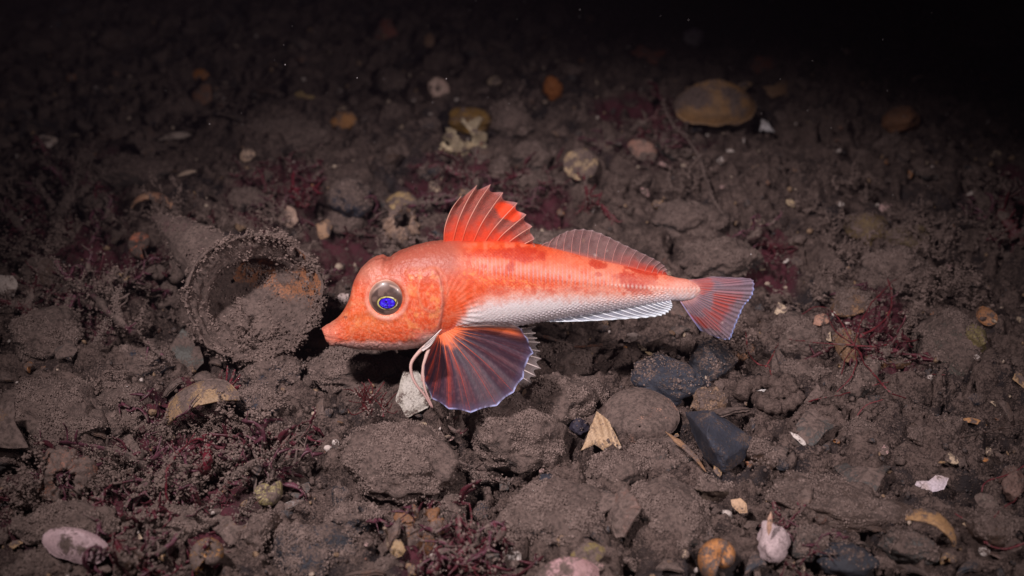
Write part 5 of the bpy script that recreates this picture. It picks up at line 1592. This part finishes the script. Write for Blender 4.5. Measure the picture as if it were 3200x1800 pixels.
# ---- silt-caked hydroid tufts
def tuft_mesh(seed, size):
    rs = np.random.default_rng(seed)
    P = []; D = []; Rr = []

    def grow(p, d, ln, lev):
        n = max(3, int(ln / .0011))
        for i in range(n):
            d2 = unit(d + rs.normal(size=3) * .25 + np.array([0, 0, .05]))
            p = p + d2 * ln / n
            P.append(p.copy()); D.append(d2); Rr.append(.00062 * (.7 + .6 * rs.random()) * (1 - .2 * lev))
            d = d2
            if lev < 2 and rs.random() < .38:
                grow(p, unit(d2 + rs.normal(size=3) * .9), ln * .5, lev + 1)
    for _ in range(rs.integers(4, 7)):
        grow(np.zeros(3) + rs.normal(size=3) * [.002, .002, 0], unit(rs.normal(size=3) * [.75, .75, .2] + [0, 0, .8]), size * (.7 + .5 * rs.random()), 0)
    P = np.array(P); D = np.array(D); Rr = np.array(Rr)
    mb = MB()
    flocs(mb, P, D, .001, Rr, (.14, .10, .095, 2.0), 1)
    k = rs.integers(0, len(P), len(P))
    flocs(mb, P[k] + rs.normal(size=(len(P), 3)) * .0006, D[k] + rs.normal(size=(len(P), 3)), .002, Rr[k] * .8, SILT, 1)
    return mb.mesh('hydroid_tuft', M_SILT, False)


tv = [tuft_mesh(500 + i, .011 + .002 * (i % 3)) for i in range(7)]
TUFTS = [(150, 425), (205, 445), (105, 470), (55, 520), (232, 555), (130, 640), (180, 600), (325, 560), (250, 765), (300, 715), (205, 800), (85, 770), (330, 845), (470, 800), (545, 860), (615, 885), (700, 885),
         (350, 1085), (425, 1105), (520, 1075), (560, 1075), (640, 1055), (300, 1195), (400, 1235), (440, 1258), (480, 1240), (380, 1205), (250, 1250), (125, 1255), (62, 1275), (600, 1180), (655, 1125), (835, 815),
         (2035, 530), (2075, 570), (2100, 620), (2160, 655), (2210, 630), (2250, 552), (2312, 560), (2342, 640), (2372, 600), (2062, 745), (2092, 715), (1990, 765), (2280, 720), (2332, 750), (2400, 715), (2450, 640), (2505, 600),
         (2300, 830), (1836, 868), (1815, 850), (2425, 760), (640, 590), (560, 575), (705, 620), (760, 660), (240, 1000), (940, 905), (1745, 480), (690, 560), (1000, 620), (1590, 470), (420, 560), (20, 640), (2130, 480), (2480, 480)]


def where(cx, cy, desc, maxn=16, extra=''):
    """a label that says beside which landmark the thing lies; tries landmarks from the nearest on"""
    for (lx, ly, ph_) in sorted(LAND, key=lambda l: (l[0] - cx) ** 2 + (l[1] - cy) ** 2):
        dx_, dy_ = cx - lx, cy - ly
        dist = math.hypot(dx_, dy_)
        if dist < 12: continue
        hor = 'left' if dx_ < 0 else 'right'
        ver = 'above' if dy_ < 0 else 'below'
        if abs(dx_) > 2.2 * abs(dy_): rel = f'{hor} of'
        elif abs(dy_) > 2.2 * abs(dx_): rel = ver
        else: rel = f'{ver} and {hor} of'
        near_ = 'just ' if dist < 80 else ('well ' if dist > 190 else '')
        lab = f'{desc} {near_}{rel} the {ph_}'
        if lab not in USED and len(lab.split()) <= maxn:
            USED.add(lab)
            return lab
    return desc


def limp_mesh(seed, size, col):
    rs = np.random.default_rng(seed)
    mb = MB()
    for _ in range(rs.integers(6, 10)):
        d = unit(rs.normal(size=3) * [1, 1, .25] + [0, 0, .55]); p = rs.normal(size=3) * [.002, .002, 0]
        pts = [p]
        for k in range(6):
            d = unit(d + rs.normal(size=3) * .35 - np.array([0, 0, .10])); p = p + d * size / 6 * (.7 + .6 * rs.random()); pts.append(p)
        pts = tubeline(pts, 16); nz = fbm(pts * 300 + seed, 2, seed)
        w = .0011 * (1 + .7 * nz) * np.linspace(.8, .9, 16); w[-1] *= .2
        C = np.zeros((16, 4)); C[:, :3] = np.array(col) * (1 + .5 * nz)[:, None]; C[:, 3] = np.clip(.26 + .9 * nz, 0, 1)
        tube(mb, pts, np.maximum(w, .00025), None, C, 5, .3)
        for b_ in range(4):
            i0 = int(rs.integers(4, 15)); d2 = unit(rs.normal(size=3))
            q_ = tubeline([pts[i0], pts[i0] + d2 * .002, pts[i0] + d2 * .0045 + rs.normal(size=3) * .001], 5)
            tube(mb, q_, np.array([.0006, .0008, .0007, .0005, .0002]), None, np.tile(C[i0], (5, 1)), 4, .3)
        m = 14; idx = rs.integers(0, 16, m)
        flocs(mb, pts[idx] + rs.normal(size=(m, 3)) * .0008, rs.normal(size=(m, 3)), .002, .0005, SILT, 1)
    return mb.mesh('weed_tuft', M_WEED)


lv = [limp_mesh(600 + i, .016 + .003 * (i % 3), [(.105, .018, .029), (.11, .032, .050), (.078, .013, .021)][i % 3]) for i in range(6)]
LIMP = []
for (x_, y_, r_, n_) in [(150, 520, 160, 7), (250, 720, 150, 6), (450, 1190, 220, 11), (150, 1240, 130, 4), (620, 1150, 130, 5), (1150, 470, 150, 5), (860, 620, 110, 3), (1330, 500, 90, 3), (1640, 330, 130, 4), (2220, 850, 110, 2), (1150, 1400, 120, 4), (2530, 560, 100, 3), (1930, 640, 70, 2), (700, 500, 110, 4), (330, 1420, 100, 3), (2000, 1380, 80, 2)]:
    for _ in range(int(n_ * 1.5)): LIMP.append((x_ + rng.normal() * r_ * .6, y_ + rng.normal() * r_ * .4))

for i, (x, y) in enumerate(TUFTS):
    p, s_ = ground(x, y, .006)
    o = link('hydroid_tuft', tv[i % 7])
    sc_ = (1.0 + .75 * rng.random())
    M = Matrix.Translation(Vector(p)) @ Matrix.Rotation(rng.random() * 6.28, 4, 'Z') @ Matrix.Rotation(rng.normal() * .25, 4, 'X') @ Matrix.Scale(sc_, 4)
    o.matrix_world = M
    tag(o, where(x, y, 'silt-caked feathery tuft'), 'hydroid', 'silt-caked tufts on the seabed')

for i, (x, y) in enumerate(LIMP):
    p, s_ = ground(x, y, .005)
    o = link('weed_tuft', lv[i % 6])
    o.matrix_world = Matrix.Translation(Vector(p)) @ Matrix.Rotation(rng.random() * 6.28, 4, 'Z') @ Matrix.Scale(1.0 + .9 * rng.random(), 4)
    tag(o, where(x, y, 'limp maroon weed tuft'), 'seaweed', 'limp maroon tufts among the silt')

# ------------------------------------------------------------------ the many smaller stones and shells in between
FISHBOX = [(1040, 880, 1360, 1050), (980, 860, 1100, 960)]


def free(x, y, r, k=.75):
    for (a, b, c, d) in FISHBOX:
        if a - r < x < c + r and b - r < y < d + r: return False
    for (a, b, c) in OCC:
        if math.hypot(a - x, (b - y) * 1.25) < (c + r) * k: return False
    return True


var = []
for i in range(12):
    a = .0125 * (.8 + .5 * rng.random()); b = a * (.65 + .3 * rng.random()); c = b * (.6 + .25 * rng.random())
    cl = [GREY, BROWN, DARK, BLUE, GREY, (.13, .09, .07), TAN, GREY, BROWN, (.12, .07, .065), DARK, GRN][i]
    var.append(rock_mesh('cobble', (a, b, c), 700 + i, 4, ang=.4 + .6 * rng.random(), lumpy=.45, silt=[.95, .8, .55, .6, 1.0, .9, .6, 1.0, .95, .8, .85, .9][i], col=cl, fuzz=260, fine=.0011))
words = ['silty grey', 'silty brown', 'dark', 'bluish', 'mud-coated', 'silty', 'tan', 'mud-furred', 'brown silt-covered', 'dull purplish', 'dark silt-dusted', 'greenish silty']
cnt = 0; tries = 0
while cnt < 140 and tries < 9000:
    tries += 1
    x = rng.uniform(-50, 2620); y = 20 + 1430 * rng.random() ** .9
    p, s_ = ground(x, y, .003)
    sc_ = float(np.exp(rng.normal(-.25, .38)))
    r = .0125 * sc_ / s_
    if not free(x, y, r, .62 if sc_ < .8 else .72): continue
    i = int(rng.integers(0, 12))
    o = link('cobble', var[i])
    p, s_ = ground(x, y, .0015 * sc_)
    o.matrix_world = Matrix.Translation(Vector(p)) @ Matrix.Rotation(rng.random() * 6.28, 4, 'Z') @ Matrix.Rotation(rng.normal() * .3, 4, 'X') @ Matrix.Diagonal(Vector((sc_, sc_, sc_ * (.8 + .4 * rng.random()), 1)))
    OCC.append((x, y, r)); cnt += 1
    szw = 'small' if sc_ < .75 else ('medium' if sc_ < 1.1 else 'large')
    tag(o, where(x, y, f'{szw} {words[i]} cobble'), 'stone', 'loose cobbles between the bigger stones')

pv_ = []
for i in range(12):
    a_ = np.sort(rng.random(6 + i % 3)) * 6.28
    poly = [(math.cos(t) * (.7 + .5 * rng.random()), math.sin(t) * (.45 + .5 * rng.random())) for t in a_]
    me_ = shard_mesh('shell_plate', poly, .011, .16 + .14 * rng.random(), [BRN, GREY, (.16, .10, .08), TAN, DARK, (.2, .12, .1)][i % 6], bend=.1 + .3 * rng.random(), silt=.48 + .25 * rng.random(), seed=860 + i, ns=7, stripes=[0, 14, 0, 18][i % 4])
    pv_.append((me_, ['brown', 'grey', 'dull', 'tan', 'dark', 'rosy'][i % 6]))
cnt = 0; tries = 0
while cnt < 150 and tries < 9000:
    tries += 1
    x = rng.uniform(-40, 2616); y = 40 + 1420 * rng.random() ** .85
    p, s_ = ground(x, y, .003)
    sc_ = float(np.exp(rng.normal(-.1, .35)))
    r = .010 * sc_ / s_
    if not free(x, y, r, .42): continue
    me_, wd_ = pv_[int(rng.integers(0, 12))]
    tl = abs(rng.normal()) * 32
    p, s_ = ground(x, y, .003 + .006 * sc_ * math.sin(R(min(tl, 80))))
    o = link('shell_plate', me_)
    o.matrix_world = Matrix.Translation(Vector(p)) @ Matrix.Rotation(rng.random() * 6.28, 4, 'Z') @ Matrix.Rotation(R(tl), 4, 'X') @ Matrix.Rotation(rng.random() * 6.28, 4, 'Z') @ Matrix.Scale(sc_, 4)
    OCC.append((x, y, r * .8)); cnt += 1
    szw = 'small' if sc_ < .75 else ('medium' if sc_ < 1.15 else 'large')
    tag(o, where(x, y, f'{szw} {wd_} silt-coated {"upright" if tl > 45 else "tilted" if tl > 18 else "flat"} plate'), 'shell', 'silt-coated broken plates in the rubble')

sv = []
for i in range(16):
    cl = [CREAM, WHT, TANS, ORS, PNK, CREAM, TANS, RUST, WHT, BRN, CREAM, TANS, PNK, ORS, BRN, CREAM][i]
    wd = ['cream', 'white', 'tan', 'orange', 'pink', 'cream', 'tan', 'rusty', 'white', 'brown', 'cream', 'tan', 'pink', 'orange', 'brown', 'cream'][i]
    L = .0042
    if i % 4 == 0: sv.append((valve_mesh('clam_shell', L, L * .8, .45, cl, silt=.3, seed=800 + i, nr=10, na=28, rings=5, th=.1), 'clam_shell', f'{wd} shell valve'))
    elif i % 4 == 3: sv.append((snail_mesh('snail_shell', L * .9, cl, np.array(cl) * .5, silt=.3, seed=800 + i, turns=2.2), 'snail_shell', f'{wd} snail shell'))
    else:
        ang0 = np.sort(rng.random(7)) * 6.28
        poly = [(math.cos(t) * (.6 + .5 * rng.random()), math.sin(t) * (.35 + .4 * rng.random())) for t in ang0]
        sv.append((shard_mesh('shell_fragment', poly, L, .22, cl, silt=.25, seed=800 + i, ns=4), 'shell_fragment', f'{wd} shell chip'))
cnt = 0; tries = 0
while cnt < 230 and tries < 12000:
    tries += 1
    x = rng.uniform(0, 2576); y = 30 + 1410 * rng.random() ** .8
    p, s_ = ground(x, y, .003)
    sc_ = float(np.exp(rng.normal(-.4, .5)))
    r = .0042 * sc_ / s_
    if not free(x, y, r, .55): continue
    i = int(rng.integers(0, 16))
    me, nm, ds = sv[i]
    o = link(nm, me)
    lift = .0035 + .001 * sc_
    p, s_ = ground(x, y, lift)
    o.matrix_world = Matrix.Translation(Vector(p)) @ facing(25 + 20 * rng.normal(), rng.random() * 360, rng.normal() * 25, rng.normal() * 15) @ Matrix.Scale(sc_, 4)
    OCC.append((x, y, r)); cnt += 1
    szw = 'tiny' if sc_ < .65 else ('small' if sc_ < 1.1 else 'sizeable')
    tag(o, where(x, y, f'{szw} {ds}'), 'shell', 'loose shell bits on the mud')

# ------------------------------------------------------------------ uncountable: gravel, silt crumbs, drifting specks
iv, jf = ico(1)
nG = 5600
gx_ = rng.uniform(-.42, .42, nG) ; gy_ = -.2 + 1.0 * rng.random(nG) ** 1.3
gx_ = gx_ * (1 + np.clip(gy_, 0, 1) * .8)
gz_ = H(gx_, gy_)
mb = MB()
sz = .0013 * np.exp(rng.normal(0, .45, nG))
Vv = iv[None] * (1 + .25 * rng.normal(size=(nG, len(iv), 1))) * (sz[:, None] * rng.uniform(.6, 1.3, (nG, 3)))[:, None]
Vv = Vv + np.stack([gx_, gy_, gz_ + .002], -1)[:, None]
pal = np.array([[.10, .08, .07, .9], [.06, .055, .06, .5], [.30, .19, .12, .3], [.14, .10, .08, .8], [.5, .38, .3, .15], [.16, .07, .05, .6], [.6, .5, .46, .1]])
cc = pal[rng.choice(7, nG, p=[.36, .2, .1, .2, .05, .06, .03])]
mb.add(Vv.reshape(-1, 3), np.repeat(cc, len(iv), 0), None, (np.arange(nG)[:, None, None] * len(iv) + jf[None]).reshape(-1, 3))
gr = link('gravel', mb.mesh('gravel', M_STONE))
tag(gr, 'fine dark gravel and grit strewn over the mud', 'gravel', None, 'stuff')

# silt crumbs: points instanced by geometry nodes
sel_x = np.where(np.abs(xs) < .5)[0]; sel_y = np.where((ys > -.22) & (ys < .75))[0]
nC = 150000
ii = rng.choice(sel_x, nC); jj = rng.choice(sel_y, nC)
keep = rng.random(nC) < (.2 + .8 * patch[ii, jj])
ii, jj = ii[keep], jj[keep]; nC = len(ii)
pc = np.stack([X[ii, jj], Y[ii, jj], Z[ii, jj]], -1) + rng.normal(size=(nC, 3)) * .0006
me = bpy.data.meshes.new('silt_crumbs')
me.vertices.add(nC); me.vertices.foreach_set('co', pc.astype(np.float32).ravel())
a = me.attributes.new('crumb_scale', 'FLOAT_VECTOR', 'POINT')
a.data.foreach_set('vector', ((.00042 * np.exp(rng.normal(0, .45, (nC, 1)))) * rng.uniform(.6, 1.5, (nC, 3))).astype(np.float32).ravel())
a = me.attributes.new('crumb_rot', 'FLOAT_VECTOR', 'POINT')
a.data.foreach_set('vector', (rng.random((nC, 3)) * 6.28).astype(np.float32).ravel())
cr = link('silt_crumbs', me)
tag(cr, 'loose crumbs of brown silt covering the seabed', 'silt', None, 'stuff')
mF, ntF, bF = nt_new('silt_crumb')
oi = ntF.nodes.new('ShaderNodeObjectInfo')
ntF.links.new(mix_rgb(ntF, noise(ntF, ntF.nodes.new('ShaderNodeNewGeometry').outputs['Position'], 500, 2), (.05, .034, .031), (.19, .136, .121)), bF.inputs['Base Color'])
bF.inputs['Roughness'].default_value = .95; bF.inputs['Specular IOR Level'].default_value = .1
ng = bpy.data.node_groups.new('crumb_scatter', 'GeometryNodeTree')
ng.interface.new_socket('Geometry', in_out='INPUT', socket_type='NodeSocketGeometry')
ng.interface.new_socket('Geometry', in_out='OUTPUT', socket_type='NodeSocketGeometry')
gi = ng.nodes.new('NodeGroupInput'); go = ng.nodes.new('NodeGroupOutput')
ic = ng.nodes.new('GeometryNodeMeshIcoSphere'); ic.inputs['Subdivisions'].default_value = 1; ic.inputs['Radius'].default_value = 1.0
smt = ng.nodes.new('GeometryNodeSetMaterial'); smt.inputs['Material'].default_value = mF
iop = ng.nodes.new('GeometryNodeInstanceOnPoints')
na_ = ng.nodes.new('GeometryNodeInputNamedAttribute'); na_.data_type = 'FLOAT_VECTOR'; na_.inputs['Name'].default_value = 'crumb_scale'
nb_ = ng.nodes.new('GeometryNodeInputNamedAttribute'); nb_.data_type = 'FLOAT_VECTOR'; nb_.inputs['Name'].default_value = 'crumb_rot'
ng.links.new(ic.outputs['Mesh'], smt.inputs['Geometry']); ng.links.new(smt.outputs['Geometry'], iop.inputs['Instance'])
ng.links.new(gi.outputs[0], iop.inputs['Points'])
ng.links.new(na_.outputs['Attribute'], iop.inputs['Scale']); ng.links.new(nb_.outputs['Attribute'], iop.inputs['Rotation'])
ng.links.new(iop.outputs['Instances'], go.inputs[0])
md = cr.modifiers.new('scatter', 'NODES'); md.node_group = ng

mb = MB()
nS = 420
ps = np.stack([rng.uniform(-.5, .5, nS), rng.uniform(.03, .55, nS), rng.uniform(.02, .28, nS)], -1)
flocs(mb, ps, np.ones((nS, 3)), .001, .00020 * np.exp(rng.normal(0, .35, nS)), (.55, .5, .5), 1)
sp = link('drifting_specks', mb.mesh('drifting_specks', M_SPECK))
tag(sp, 'tiny pale specks drifting in the dark water', 'specks', None, 'stuff')

# ------------------------------------------------------------------ murk in the water
bm = bmesh.new()
bmesh.ops.create_cube(bm, size=1)
for v in bm.verts: v.co = Vector((v.co.x * 32, v.co.y * 32 + 4, v.co.z * 3.2 + .3))
hz = bpy.data.meshes.new('haze'); bm.to_mesh(hz); bm.free()
mH = bpy.data.materials.new('murky_water'); mH.use_nodes = True
nH = mH.node_tree; nH.nodes.remove(nH.nodes['Principled BSDF'])
pv = nH.nodes.new('ShaderNodeVolumePrincipled')
pv.inputs['Density'].default_value = 0.014
pv.inputs['Color'].default_value = (.78, .60, .82, 1)
nH.links.new(pv.outputs[0], nH.nodes['Material Output'].inputs['Volume'])
hz.materials.append(mH)
ho = link('haze', hz)
tag(ho, 'faint purplish murk hanging in the water', 'water', None, 'stuff')
